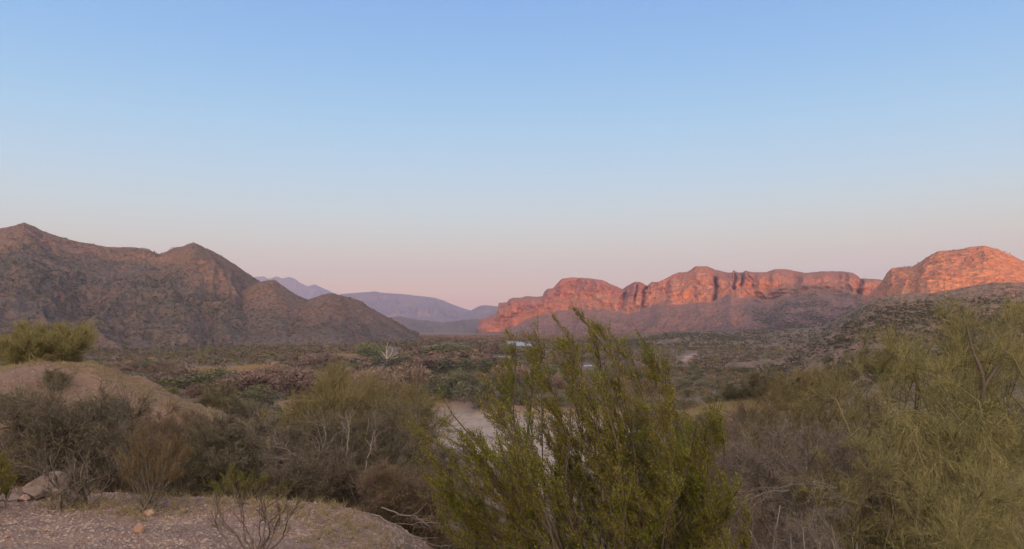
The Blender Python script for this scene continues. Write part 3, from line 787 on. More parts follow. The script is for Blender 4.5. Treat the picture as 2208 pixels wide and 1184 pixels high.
bush_px('mesquite_shrub', 'dusty green mesquite between the corner palo verde and the grey tangle', 'shrub', 1850, 7.9, 1840, 1030, 120, 80, ns=24, l2=12, l3=10, l4=10, leaf=1, size=.010, r0=.018, r1=.0018, twig=M_pverde2, lo=.3, wob=.25)
bush_px('mesquite_shrub', 'brown shrub just right of the big creosote, under the straw ridge', 'shrub', 1560, 13, 1545, 950, 100, 68, ns=28, l2=12, l3=10, l4=9, leaf=1, size=.016, r0=.02, r1=.0026, bark=M_bark, twig=M_brown, leafm=M_gleaf, lo=.3)
bush_px('mesquite_shrub', 'blue-grey bush in the shade at the right side of the creosote', 'shrub', 1600, 10.5, 1600, 1010, 70, 60, ns=26, l2=12, l3=10, l4=9, leaf=2, size=.014, r0=.018, r1=.0022, bark=M_bark, twig=M_greyt, leafm=M_gleaf, lo=.3)
bush_px('mesquite_shrub', 'pinkish-brown brush between the straw ridge and the grey tangle', 'shrub', 1680, 15, 1670, 925, 105, 58, ns=28, l2=12, l3=10, l4=9, r0=.02, r1=.003, bark=M_bark, twig=M_brown, lo=.3)
bush_px('mesquite_shrub', 'low brown brush at the bottom between creosote and dead grey shrub', 'shrub', 1580, 7.5, 1570, 1120, 110, 70, ns=28, l2=12, l3=10, l4=9, leaf=1, size=.01, r0=.014, r1=.0017, bark=M_bark, twig=M_brown, leafm=M_gleaf, lo=.3, wob=.3)
_e = [o for o in C.objects if o.get('label', '').startswith('tall yellow-green palo verde')][0]
_b = np.array(_e.location)
bg = Bag()
for pts, r_ in (([(2085, 1010, 10.9), (2105, 900, 10.8), (2122, 850, 10.7), (2118, 800, 10.7), (2095, 755, 10.8), (2085, 700, 10.9)], .04), ([(2105, 900, 10.8), (2060, 860, 10.7), (2035, 820, 10.7), (2020, 780, 10.8)], .022), ([(2120, 835, 10.7), (2160, 780, 10.8), (2185, 720, 10.9)], .022)):
    pts = np.array([W(*p) for p in pts]); k = np.linspace(0, len(pts) - 1, 18)
    P = np.stack([np.interp(k, np.arange(len(pts)), pts[:, i]) for i in range(3)], -1)
    for _ in range(2): P[1:-1] = (P[:-2] + 2 * P[1:-1] + P[2:]) / 4
    bg.tubes(P[None], np.linspace(r_, r_ * .35, 18)[None], 6)
obj('trunk', bg.mesh('trunk', M_dbark, origin=_b), parent=_e)
# bleached sweeping branches, right
def sweep(name, label, base, paths, r0, m, l2=6, L2=.3, twm=None):
    bg = Bag(); tg = Bag()
    for pts in paths:
        pts = np.array([W(a, b, d) for a, b, d in pts])
        k = np.linspace(0, len(pts) - 1, 16)
        P = np.stack([np.interp(k, np.arange(len(pts)), pts[:, i]) for i in range(3)], -1)
        for _ in range(2): P[1:-1] = (P[:-2] + 2 * P[1:-1] + P[2:]) / 4
        P = P + np.cumsum(rng.normal(size=P.shape), 0) * .012
        P = P[None]; Rr = np.linspace(r0, r0 * .25, 16)[None]
        bg.tubes(P, Rr, 6)
        Q, Qr = spawn(P, Rr, l2, .25, 1, 35, L2, .5, 7, (0, 0, 0), .35, .55, .0022)
        S_, Sr = spawn(Q, Qr, 4, .2, 1, 40, L2 * .5, .5, 5, (0, 0, 0), .35, .6, .0014)
        bg.tubes(Q, Qr, 4); tg.tubes(S_, Sr, 3)
    return plant(name, label, 'branch', base, [('branches', bg, m), ('twigs', tg, twm or M_greyt)])


sweep('dead_branch', 'bleached dead branches arching left from the corner palo verde', at(1850, 7.3),
      [[(1850, 1090, 7.2), (1775, 1048, 7.0), (1720, 1042, 6.9), (1670, 1062, 6.8), (1620, 1100, 6.7)], [(1800, 1060, 7.2), (1750, 1056, 7.1), (1742, 1100, 7.0), (1738, 1140, 7.0)],
       [(1800, 1050, 7.3), (1740, 1040, 7.2), (1690, 990, 7.2), (1640, 950, 7.3), (1615, 930, 7.3)], [(1700, 1060, 7), (1640, 1070, 6.9), (1570, 1105, 6.8), (1500, 1118, 6.7)]], .005, M_greyt, l2=10, L2=.35)
sweep('dead_branch', 'thin grey fallen stems at the bottom between gravel and creosote', at(850, 6.3),
      [[(800, 1110, 6.6), (850, 1130, 6.5), (900, 1160, 6.3), (950, 1190, 6.2)], [(820, 1100, 6.9), (880, 1120, 6.7), (960, 1130, 6.6), (1010, 1150, 6.5)], [(840, 1130, 6.5), (880, 1170, 6.3), (900, 1200, 6.2)]], .006, M_pale, l2=8, L2=.22)
sweep('dead_branch', 'bleached leafless branches sweeping left out of the dark brush above the bench', at(700, 11.2),
      [[(760, 1030, 11), (700, 1000, 11), (640, 995, 10.9), (590, 985, 10.9), (530, 990, 10.8), (470, 1010, 10.7)], [(740, 1050, 11), (680, 1010, 11), (650, 985, 11), (600, 965, 11)], [(730, 1045, 10.9), (660, 1030, 10.8), (600, 1050, 10.7)],
       [(720, 1010, 11.2), (690, 985, 11.2), (700, 950, 11.2), (690, 925, 11.3)], [(760, 1060, 11), (745, 980, 11.1), (742, 930, 11.2), (735, 890, 11.3)], [(780, 1060, 11), (790, 990, 11.1), (800, 950, 11.2), (815, 920, 11.3)]], .012, M_pale, l2=8, L2=.5)
# centre-left tree
bush_px('palo_verde_tree', 'broad olive palo verde standing in the gully left of the big creosote', 'tree', 760, 15, 760, 935, 178, 108, ns=50, l2=11, l3=14, l4=16, r0=.025, r1=.003, wob=.3, Lf=(.6, .5, .4), bias=(0, 0, .25), up=.6, lo=.3, bark=M_bark, twig=M_pverde2)
bush_px('mesquite_tree', 'dark green mesquite in the gully under the olive palo verde', 'tree', 810, 12.5, 820, 990, 125, 100, ns=30, l2=12, l3=10, l4=10, leaf=1, size=.02, r0=.02, r1=.0026, bark=M_greyt, twig=M_bark, leafm=M_gleaf, lo=.3, wob=.3)
bush_px('mesquite_shrub', 'grey-olive brush filling the gully under the olive palo verde', 'shrub', 700, 13.2, 700, 985, 120, 75, ns=34, l2=12, l3=12, l4=9, leaf=1, size=.016, r0=.018, r1=.0024, bark=M_greyt, twig=M_bark, leafm=M_gleaf, lo=.2, wob=.35)
bush_px('desert_mistletoe', 'dense bronze mistletoe clump hanging in the olive palo verde', 'plant', 755, 14.8, 752, 878, 20, 26, ns=20, l2=10, l3=8, r0=.008, r1=.003, Lf=(.6, .6, .4), leaf=4, size=.03, leafm=M_oleaf, bark=M_oleaf, twig=M_oleaf)
# left mesquite and company
bush_px('mesquite_tree', 'dark zigzag-branched mesquite standing behind the grey boulder', 'tree', 165, 9.0, 150, 930, 165, 112, ns=24, l2=10, l3=10, l4=6, leaf=2, size=.013, r0=.024, r1=.0020, Lf=(.55, .5, .4), bark=M_dbark, twig=M_bark, leafm=M_dleaf, wob=.4, bias=(0, 0, .05), lo=.3)
bush_px('mesquite_shrub', 'bare grey multi-stemmed shrub in front of the boulder', 'shrub', 160, 7.5, 165, 1010, 80, 45, ns=16, l2=8, l3=6, r0=.012, r1=.0014, Lf=(.4, .45, .4), bark=M_bark, twig=M_bark, wob=.25, bias=(0, 0, .1))
bush_px('mesquite_shrub', 'dark brush filling the gully right of the bronze creosote', 'shrub', 470, 10.2, 470, 985, 105, 75, ns=32, l2=12, l3=10, l4=9, leaf=1, size=.016, r0=.02, r1=.0022, bark=M_dbark, twig=M_bark, leafm=M_dleaf, lo=.3)
bush_px('mesquite_shrub', 'blue-grey shrub in the gully between the dark brush and the bleached branches', 'shrub', 570, 12.5, 565, 975, 100, 80, ns=30, l2=12, l3=10, l4=10, leaf=1, size=.018, r0=.022, r1=.0026, bark=M_bark, twig=M_greyt, leafm=M_gleaf, lo=.3)
bush_px('mesquite_shrub', 'dark tangled shrub at the bench rim below the bleached branches', 'shrub', 700, 9.2, 680, 1040, 130, 60, ns=32, l2=12, l3=10, l4=9, leaf=1, size=.013, r0=.018, r1=.002, bark=M_bark, twig=M_dbark, leafm=M_dleaf, lo=.3, wob=.3)
bush_px('mesquite_shrub', 'grey shrub between the fallen stems and the creosote', 'shrub', 880, 8.5, 870, 1080, 100, 85, ns=30, l2=12, l3=10, l4=9, leaf=1, size=.012, r0=.016, r1=.0018, bark=M_bark, twig=M_brown, leafm=M_gleaf, lo=.3, wob=.3)
bush_px('mesquite_shrub', 'low brown brush along the left rim behind the boulder', 'shrub', 60, 10.5, 40, 985, 140, 65, ns=30, l2=12, l3=10, l4=8, leaf=1, size=.015, r0=.02, r1=.0022, bark=M_dbark, twig=M_brown, leafm=M_dleaf, lo=.3)
bush_px('mesquite_shrub', 'brown leafless shrub in the gully behind the bronze creosote', 'shrub', 340, 11.5, 330, 970, 120, 75, ns=30, l2=12, l3=10, l4=8, leaf=1, size=.015, r0=.02, r1=.0024, bark=M_dbark, twig=M_brown, leafm=M_dleaf, lo=.3)
bush_px('mesquite_shrub', 'reddish-brown shrub higher up behind the bronze creosote', 'shrub', 400, 15, 400, 945, 80, 45, ns=26, l2=12, l3=10, l4=8, leaf=1, size=.018, r0=.02, r1=.0032, bark=M_bark, twig=M_brown, leafm=M_gleaf, lo=.3)
bush_px('mesquite_shrub', 'tall grey-green shrub in front of the mound slope', 'shrub', 260, 17, 270, 935, 90, 50, ns=20, l2=12, l3=10, l4=9, leaf=1, size=.022, r0=.025, r1=.0036, bark=M_bark, twig=M_bark, leafm=M_gleaf, lo=.3)
bush_px('mesquite_shrub', 'dark brush right below the olive palo verde at the slope foot', 'shrub', 960, 11, 940, 1010, 90, 75, ns=28, l2=12, l3=10, l4=8, leaf=1, size=.014, r0=.02, r1=.0024, bark=M_dbark, twig=M_bark, leafm=M_dleaf, lo=.3)
bush_px('palo_verde_tree', 'round bright yellow-green palo verde on top of the left mound', 'tree', 95, 56, 95, 753, 110, 40, ns=44, l2=11, l3=13, l4=10, lo=.35, r0=.08, r1=.011, Lf=(.6, .5, .4), bias=(0, 0, .3), up=.7, bark=M_pverde2, twig=M_pverde)
bush_px('mesquite_shrub', 'bushy green shrub in the gully right of the mound slope', 'shrub', 615, 26, 615, 910, 60, 40, ns=22, l2=10, l3=9, l4=4, leaf=3, size=.035, r0=.04, r1=.005, bark=M_bark, twig=M_pverde2, leafm=M_gleaf)

# ---- generic shrubs copied round the near slopes
protos = []
for i, (tw_, lm_, lf_) in enumerate([(M_greyt, M_gleaf, 2), (M_brown, M_dleaf, 3), (M_pverde2, M_gleaf, 3), (M_bark, M_dleaf, 2), (M_pverde2, M_oleaf, 2)]):
    e = bush('desert_shrub', 'x', 'shrub', (0, 0, 0), (0, 0, .75), (.8, .8, .65), ns=24, l2=9, l3=8, l4=3, leaf=lf_, size=.035, r0=.02, r1=.004, Lf=(.45, .5, .45), bark=M_bark, twig=tw_, leafm=lm_, wob=.2, bias=(0, 0, .2), spread=.12)
    protos.append(e)
# (px, D, scale, proto, label)
spots = [(1405, 33, .8, 0, 'grey shrub at the left end of the straw ridge'), (1450, 35, .9, 3, 'dark shrub at the left part of the straw ridge'), (1500, 34, .75, 1, 'brown shrub in front of the straw grass, left'),
         (1535, 32, .8, 4, 'rust-tinted shrub in front of the straw grass'), (1600, 33, .8, 0, 'grey shrub in front of the straw grass, middle'), (1640, 32, .9, 3, 'dark shrub in front of the straw grass, right'), (1470, 46, 1.3, 1, 'brown shrub just behind the straw ridge, left'), (1550, 48, 1.5, 3, 'dark shrub just behind the straw ridge, middle'),
         (1630, 50, 1.6, 2, 'olive shrub just behind the straw ridge, right'), (1380, 45, 1.2, 0, 'grey shrub behind the upper right stems of the creosote'),
         (980, 90, 1.6, 0, 'grey bush on the near rim of the sandy wash'), (1060, 80, 1.4, 3, 'dark bush on the near rim of the sandy wash, behind the creosote tips'), (905, 70, 1.7, 1, 'brown bush on the slope left of the sandy wash'),
         (25, 38, .9, 3, 'small dark shrub on the face of the red mound, far left'), (130, 41, .8, 1, 'dark shrub on the crest of the red mound'), (110, 44, .5, 4, 'rust-tinted low shrub on the red mound face'),
         (250, 40, 1.2, 0, 'grey shrub on the shoulder of the red mound'), (320, 38, 1.2, 1, 'brown shrub where the mound begins to fall'), (390, 34, 1.1, 3, 'dark shrub midway down the mound slope'),
         (430, 30, 1.1, 2, 'olive shrub low on the mound slope'), (300, 26, 1.4, 0, 'grey shrub at the foot of the red mound'), (200, 24, 1.4, 1, 'brown shrub at the mound foot behind the mesquite'),
         (90, 26, 1.4, 3, 'dark shrub at the mound foot, left'), (500, 22, 1.5, 0, 'grey shrub in the gully bottom'), (420, 19, 1.3, 1, 'brown shrub in the gully bottom'), (650, 20, 1.5, 3, 'dark shrub behind the bleached branches'),
         (560, 30, 1.6, 2, 'olive shrub in the gully mouth'), (700, 34, 1.8, 1, 'brown shrub in the gully mouth beside the olive one'), (860, 18, 1.3, 0, 'grey shrub right of the olive palo verde'), (900, 13, .9, 3, 'dark shrub below the olive palo verde'),
         (960, 10, .75, 1, 'brown shrub showing left of the creosote stems'), (1010, 14, .8, 0, 'grey shrub behind the left side of the creosote'), (1130, 9, .6, 2, 'olive shrub behind the creosote stems'), (1250, 10, .7, 0, 'grey shrub behind the middle of the creosote'),
         (1370, 9, .6, 1, 'brown shrub behind the right stems of the creosote'), (1480, 10.5, .75, 3, 'dark shrub at the right foot of the creosote'), (1560, 12, 1.0, 1, 'brown shrub beside the bleached right branches'), (1600, 15, 1.2, 3, 'dark shrub between creosote and grey tangle'),
         (1530, 20, 1.2, 0, 'grey shrub below the straw-coloured ridge'), (1620, 24, 1.3, 1, 'brown shrub below the straw-coloured ridge'), (1700, 20, 1.3, 0, 'grey shrub on the right slope'), (1780, 26, 1.4, 2, 'olive shrub on the right slope'),
         (1860, 20, 1.4, 3, 'dark shrub under the pale palo verde'), (1950, 26, 1.5, 1, 'brown shrub behind the pale palo verde'), (2050, 22, 1.5, 0, 'grey shrub behind the tall palo verde'), (2150, 26, 1.6, 3, 'dark shrub right of the tall palo verde'),
         (1660, 37, 1.2, 1, 'brown shrub on the straw-coloured ridge crest'), (1730, 37, 1.2, 4, 'rusty shrub on the ridge crest'), (1580, 38, .9, 3, 'dark shrub on the ridge crest'), (1810, 38, 1.3, 0, 'grey shrub on the ridge crest'), (1900, 40, 1.6, 2, 'olive shrub on the ridge crest'),
         (1700, 70, 2.6, 4, 'large rust-brown shrub beyond the ridge'), (1780, 75, 3.0, 4, 'broad rust-brown shrub beyond the ridge, right of its twin'), (1560, 85, 2.6, 4, 'rusty shrub beyond the ridge near the wash'), (1620, 95, 2.8, 2, 'olive shrub beyond the ridge'),
         (1500, 62, 2.0, 0, 'pale grey shrub beside the wash bank'), (1850, 60, 2.2, 1, 'brown shrub beyond the ridge, far right of the rusty ones'), (1430, 75, 1.8, 2, 'olive shrub between creosote and ridge'),
         (760, 60, 2.4, 1, 'brown shrub behind the olive palo verde'), (640, 55, 2.4, 2, 'olive shrub behind the gully mouth'), (560, 70, 3.0, 0, 'grey shrub on the slope beyond the mound'), (480, 62, 2.4, 1, 'brown shrub beyond the mound slope'), (420, 75, 3.0, 0, 'grey shrub over the mound shoulder'),
         (350, 68, 2.6, 2, 'olive shrub beyond the mound crest'), (290, 75, 2.6, 1, 'brown shrub beyond the mound crest'), (220, 66, 1.8, 3, 'dark shrub right of the mound palo verde'), (20, 52, 1.2, 3, 'dark shrub under the mound palo verde, left'), (180, 54, 1.2, 1, 'brown shrub under the mound palo verde, right'),
         (840, 80, 2.6, 3, 'dark shrub on the slope above the wash'), (880, 100, 2.6, 2, 'olive shrub at the wash edge'), (1180, 22, 1.0, 1, 'brown shrub far behind the creosote'), (1040, 25, 1.1, 3, 'dark shrub on the slope left behind the creosote'), (1330, 22, 1.1, 0, 'grey shrub on the slope right behind the creosote')]
used = set()
for (a, D, s, k, lab) in spots:
    p = at(a, D); p[2] -= 0.05 * s
    sc = (s * rng.uniform(.95, 1.3), s * rng.uniform(.95, 1.3), s * rng.uniform(.8, 1.05))
    if k not in used:
        used.add(k); e = protos[k]; e.location = p; e.rotation_euler.z = rng.uniform(0, 6.28); e.scale = sc; e['label'] = lab
        e['group'] = 'desert shrubs on the near slopes'
    else:
        copy_tree(protos[k], p, rng.uniform(0, 6.28), sc, lab, 'desert shrubs on the near slopes')

# ------------------------------------------------------------------ valley trees (individual) and scrub (stuff)
def crown(nf, seed_r, squash=.75, lob=7, fw=.05, fl=.22, up=.5):
    """unit-size fuzzy crown: twig/leaf blades through lobed volume; height 1, width 1"""
    cs = rng.normal(size=(lob, 3)) * [.26, .26, .13] + [0, 0, .55]
    rs = rng.uniform(.16, .30, lob)
    k = rng.integers(0, lob, nf)
    d = rnd(nf); q = rng.random((nf, 1)) ** .45
    c = cs[k] + d * q * rs[k][:, None]
    c[:, 2] = np.clip(c[:, 2], .06 + .05 * rng.random(nf), None)
    dr = unit(d * 0.8 + [0, 0, up] + rng.normal(size=(nf, 3)) * .45)
    w = unit(np.cross(dr, rnd(nf)))
    s = rng.uniform(.6, 1.4, nf)
    return c, dr, w, fl * s, fw * s


def treemat(n, a, b):
    return mat(n, a, [('o', 0, 1, b, .8), ('i', 0, 1, (b[0] * 1.25, b[1] * 1.25, b[2] * 1.25), .5)], coords='object', rough=.9)


TM = dict(purple=treemat('bare_purple_crown', (0.165, 0.112, 0.103), (0.20, 0.128, 0.108)), pink=treemat('bare_pink_crown', (0.225, 0.155, 0.125), (0.26, 0.185, 0.14)),
          olive=treemat('olive_crown', (0.145, 0.13, 0.068), (0.12, 0.12, 0.07)), green=treemat('pale_green_crown', (0.155, 0.165, 0.075), (0.18, 0.175, 0.085)),
          dark=treemat('dark_green_crown', (0.082, 0.088, 0.055), (0.10, 0.095, 0.06)), grey=treemat('grey_green_crown', (0.135, 0.125, 0.085), (0.11, 0.11, 0.075)))
TP = {}
for kn, m_ in TM.items():
    TP[kn] = []
    for v_ in range(3):
        bg = Bag(); bg.leaves(*crown(2300, v_, lob=12, fw=.022 if kn in ('purple', 'pink') else .032, fl=.085 if kn in ('purple', 'pink') else .06, up=.7 if kn in ('purple', 'pink') else .3))
        tb = Bag()
        tips = ell((0, 0, .6), (.33, .33, .28), 12, .5)
        P, Rr = stems((0, 0, 0), tips, n=7, up=.5, wob=.2, r0=.025, r1=.006, spread=.03)
        Q, Qr = spawn(P, Rr, 6, .3, 1, 40, .2, .4, 4, (0, 0, .3), .15, .6, .003)
        tb.tubes(P, Rr, 4).tubes(Q, Qr, 3)
        e = empty('mesquite_tree', (0, 0, -50), 'x', 'tree')
        obj('trunk', tb.mesh('trunk', M_bark), parent=e); obj('crown', bg.mesh('crown', m_), parent=e)
        TP[kn].append([e, False])

PROT = [(1097, 736, 1148, 750), (1058, 768, 1096, 776), (1258, 786, 1284, 796), (925, 868, 1060, 985), (1050, 900, 1320, 1000), (1463, 769, 1480, 777), (1473, 763, 1488, 771), (1481, 757, 1501, 764), (400, 789, 600, 800), (680, 764, 770, 771), (820, 748, 856, 800), (930, 868, 1045, 895)]


def blocked(x, y, z, w, h):
    a, b = PX(x, y, z); a2, t = PX(x, y, z + h); hw = w * .5 * F / y
    for (x0, y0, x1, y1) in PROT:
        if a + hw > x0 and a - hw < x1 and b > y0 + 1 and t < y1 - 1:
            return True
    return False


def put_tree(kn, x, y, w, h, label, group):
    z = float(gz(np.array([x]), np.array([y]))[0]) - .1 * h * .3
    vr = TP[kn][rng.integers(0, 3)]
    rz = rng.uniform(0, 6.28); sc = (w, w, h)
    if not vr[1]:
        vr[1] = True; e = vr[0]; e.location = (x, y, z); e.rotation_euler = (0, 0, rz); e.scale = sc
        tag(e, label, group=group)
    else:
        copy_tree(vr[0], (x, y, z), rz, sc, label, group)


hand = [(1040, 880, 86, 66, 'grey', 'round grey-green mesquite on the red cut bank of the wash'), (958, 862, 62, 54, 'dark', 'dark green tree left of the round grey-green mesquite'),
        (915, 880, 56, 36, 'green', 'low light green bush at the corner of the sandy wash'), (820, 866, 105, 82, 'pink', 'wide pinkish leafless tree right of the dead white tree'),
        (893, 858, 90, 75, 'pink', 'pinkish leafless tree between two dark green ones'), (990, 852, 80, 50, 'olive', 'olive tree behind the round grey-green mesquite'),
        (1095, 846, 80, 60, 'pink', 'pinkish leafless tree at the left tips of the creosote'), (925, 842, 60, 38, 'dark', 'dark tree above the light green wash bush'), (1010, 812, 100, 40, 'dark', 'broad dark tree below the small river pool'),
        (920, 806, 110, 42, 'purple', 'wide purplish leafless tree right of the dead white tree'), (1075, 795, 60, 30, 'purple', 'purplish thicket tree just below the small river pool'), (1070, 764, 50, 26, 'purple', 'purplish tree between the two bright river reaches'),
        (1098, 766, 34, 24, 'green', 'yellow-green tree right beside the upper river reach'), (848, 802, 70, 36, 'dark', 'dark round bush at the foot of the dead white tree'), (800, 776, 70, 36, 'green', 'pale green tree just left of the dead white tree'),
        (700, 800, 90, 42, 'purple', 'purplish tree above the olive palo verde'), (870, 905, 60, 35, 'olive', 'olive bush at the near edge of the wash'), (520, 860, 130, 62, 'purple', 'big purplish leafless tree beyond the mound slope'),
        (440, 850, 120, 55, 'olive', 'olive tree beyond the mound slope'), (640, 860, 120, 60, 'purple', 'purplish leafless tree left behind the olive palo verde'), (580, 832, 110, 45, 'pink', 'pinkish leafless tree under the straw patch'),
        (380, 838, 90, 45, 'purple', 'purplish tree next to the mound shoulder'), (980, 760, 90, 20, 'green', 'pale green cottonwood row tree before the small pool'), (1125, 882, 60, 55, 'olive', 'olive tree on the cut bank behind the creosote')]
for (a, b, w_, h_, kn, lab) in hand:
    x, y = plan(a, b, 0.0); x = float(x); y = float(y)
    put_tree(kn, x, y, w_ * y / F * 1.1, h_ * y / F * 1.12, lab, None)


def region(a, b):
    if a > 1600: return 'on the flats below the right hillside'
    if a > 1380: return 'on the green flats beyond the creosote'
    if a > 1150: return 'in the river thicket behind the creosote'
    if a > 860: return ('in the river thicket near the bright water' if b < 800 else 'in the thicket behind the sandy wash')
    if a > 620: return ('around the dead white tree' if b < 800 else 'behind the olive palo verde')
    if a > 300: return ('around the straw-coloured clearings' if b < 812 else 'between the mound and the straw clearings')
    return 'beyond the left mound'


NM = dict(purple='purplish-brown leafless', pink='pinkish leafless', olive='olive', green='pale green', dark='dark green', grey='grey-green')
cnt = 0; placed = [(float(plan(a, b)[0]), float(plan(a, b)[1])) for a, b, *_ in hand]
tries = 0
while cnt < 270 and tries < 6000:
    tries += 1
    D = math.sqrt(rng.uniform(105 ** 2, 430 ** 2)); t = rng.uniform(-.66, .66); x = t * D; y = D
    if inpoly(np.array([x]), np.array([y]), WASH)[0]: continue
    if x > D * .36 and D > 200: continue
    if min(((x - a) ** 2 + (y - b) ** 2) for a, b in placed) < 49: continue
    riv = vn(x / 60, y / 60, None, 91)
    right = x > D * .17
    if right:
        kn = random.choice(['olive', 'green', 'dark', 'grey', 'olive']); w_ = rng.uniform(3, 6); h_ = w_ * rng.uniform(.45, .7)
    else:
        kn = random.choice(['purple', 'purple', 'pink', 'dark', 'olive'] if riv > -.15 else ['olive', 'grey', 'dark', 'green', 'purple']); w_ = rng.uniform(5, 10.5); h_ = w_ * rng.uniform(.5, .72)
    if D < 150: h_ *= .7
    if blocked(x, y, 0, w_, h_): continue
    placed.append((x, y)); cnt += 1
    a, b = PX(x, y, 0.0)
    rg = region(float(a), float(b))
    lab = ('tall ' if h_ > 5.4 else 'low ') + NM[kn] + ' tree ' + rg
    put_tree(kn, x, y, w_, h_, lab, 'trees ' + rg)
for kn in TP:
    for vr in TP[kn]:
        if not vr[1]:
            for ch in list(vr[0].children): bpy.data.objects.remove(ch)
            bpy.data.objects.remove(vr[0])

# merged far scrub
def scrub(name, label, pts, wd, ht, tint, nf, fl, fw, lob=5, nvar=6, material=None):
    Vs = []; n = len(pts); tv = []
    var = rng.integers(0, nvar, n)
    for v_ in range(nvar):
        ii = np.where(var == v_)[0]
        if len(ii) == 0: continue
        c, d, w, L, Wd = crown(nf, 0, lob=lob, fl=fl, fw=fw)
        quad = np.stack([c - d * L[:, None] * .5, c + w * Wd[:, None] * .5, c + d * L[:, None] * .5, c - w * Wd[:, None] * .5], 1).reshape(-1, 3)
        th = rng.uniform(0, 6.28, len(ii)); cs, sn = np.cos(th)[:, None], np.sin(th)[:, None]
        X = quad[None, :, 0] * cs - quad[None, :, 1] * sn; Y = quad[None, :, 0] * sn + quad[None, :, 1] * cs
        V = np.stack([X * wd[ii][:, None], Y * wd[ii][:, None], quad[None, :, 2] * ht[ii][:, None] + 0 * X], -1) + pts[ii][:, None]
        Vs.append(V.reshape(-1, 3)); tv.append(np.repeat(tint[ii], nf * 4))
    V = np.concatenate(Vs)
    me = mesh(name, V, Q=np.arange(len(V)).reshape(-1, 4), mat=material, attrs=dict(tint=np.concatenate(tv)))
    return tag(obj(name, me), label, kind='stuff')


def scrubmat(n, cols):
    m = bpy.data.materials.new(n); m.use_nodes = True; nt = m.node_tree; b = nt.nodes['Principled BSDF']
    at_ = nt.nodes.new('ShaderNodeAttribute'); at_.attribute_name = 'tint'
    cr = nt.nodes.new('ShaderNodeValToRGB'); cr.color_ramp.interpolation = 'CONSTANT'
    for i, c in enumerate(cols):
        el = cr.color_ramp.elements[i] if i < 2 else cr.color_ramp.elements.new(.5)
    for i, c in enumerate(cols):
        cr.color_ramp.elements[i].position = i / len(cols); cr.color_ramp.elements[i].color = (*c, 1)
    nt.links.new(at_.outputs['Fac'], cr.inputs[0]); nt.links.new(cr.outputs[0], b.inputs['Base Color'])
    b.inputs['Roughness'].default_value = .95; b.inputs['Specular IOR Level'].default_value = .1
    return m


SC = [(.165, .11, .088), (.22, .15, .112), (.095, .076, .054), (.15, .125, .065), (.15, .135, .065), (.16, .105, .062)]
M_sc = scrubmat('valley_scrub', SC)
M_hs = scrubmat('hill_scrub', [(.075, .07, .045), (.10, .092, .058), (.12, .11, .065), (.085, .07, .05)])


def filt(x, y, z, w, h):
    ok = np.ones(len(x), bool)
    a, b = PX(x, y, z); _, t = PX(x, y, z + h); hw = w * .5 * F / y
    for (x0, y0, x1, y1) in PROT:
        ok &= ~((a + hw > x0) & (a - hw < x1) & (b > y0 + 1) & (t < y1 - 1))
    return ok


# far thicket
n = 34000
D = np.sqrt(rng.uniform(380 ** 2, 2000 ** 2, n)); x = rng.uniform(-.68, .68, n) * D; y = D
right = x > .15 * D
thick = np.exp(-((x / D + .07) / .22) ** 2)
w_ = np.where(right, rng.uniform(2, 4.5, n), rng.uniform(3, 5, n) + thick * rng.uniform(0, 5, n)); h_ = w_ * rng.uniform(.45, .7, n) * (1 - .35 * sm(900, 1500, D))
z = gz(x, y)
tn = rng.random(n)
tn = np.where(thick * rng.random(n) > .3, tn * .6, .34 + tn * .65)
ok = filt(x, y, z, w_, h_)
scrub('scrubland', 'far-off thicket of bare and olive trees along the river plain', np.stack([x, y, z], -1)[ok], w_[ok], h_[ok], tn[ok], 30, .3, .17, material=M_sc)
n = 14000
D = np.sqrt(rng.uniform(260 ** 2, 950 ** 2, n)); x = rng.uniform(-.68, .68, n) * D; y = D
w_ = rng.uniform(1.5, 4.2, n); h_ = w_ * rng.uniform(.35, .6, n); z = gz(x, y)
ok = filt(x, y, z, w_, h_)
scrub('low_scrub', 'low brown and olive scrub carpeting the flats of the valley', np.stack([x, y, z - .1], -1)[ok], w_[ok], h_[ok], rng.random(n)[ok], 40, .25, .13, material=M_sc)
xs_ = [p[0] for p in WASH]; ys_ = [p[1] for p in WASH]
x = rng.uniform(min(xs_), max(xs_), 900); y = rng.uniform(min(ys_), max(ys_), 900)
ok = inpoly(x, y, WASH) & (fbm(x / 14, y / 14, 3, 201) > .12); x, y = x[ok], y[ok]; w_ = rng.uniform(.5, 1.5, len(x))
scrub('wash_weeds', 'low grey weeds growing in patches on the sandy wash', np.stack([x, y, gz(x, y) - .02], -1), w_, w_ * .45, rng.random(len(x)), 60, .2, .07, material=M_sc)
# low undergrowth among the near trees
n = 9000
D = np.sqrt(rng.uniform(60 ** 2, 420 ** 2, n)); x = rng.uniform(-.68, .68, n) * D; y = D
w_ = np.minimum(rng.uniform(1.0, 4.2, n), D * .011); h_ = w_ * rng.uniform(.35, .7, n); z = gz(x, y)
ok = filt(x, y, z, w_, h_) & ~inpoly(x, y, WASH)
scrub('undergrowth', 'low brush covering the valley floor between the trees', np.stack([x, y, z - .05], -1)[ok], w_[ok], h_[ok], rng.random(n)[ok], 150, .16, .05, lob=8, material=M_sc)


def hill_scatter(V, n, lo=0.0, hi=.8):
    nr, nc, _ = V.shape
    i = (rng.uniform(lo, hi, n) * (nr - 2)); j = rng.uniform(0, 1, n) * (nc - 2)
    i0, j0 = i.astype(int), j.astype(int); fi, fj = (i - i0)[:, None], (j - j0)[:, None]
    return (V[i0, j0] * (1 - fi) * (1 - fj) + V[i0 + 1, j0] * fi * (1 - fj) + V[i0, j0 + 1] * (1 - fi) * fj + V[i0 + 1, j0 + 1] * fi * fj)


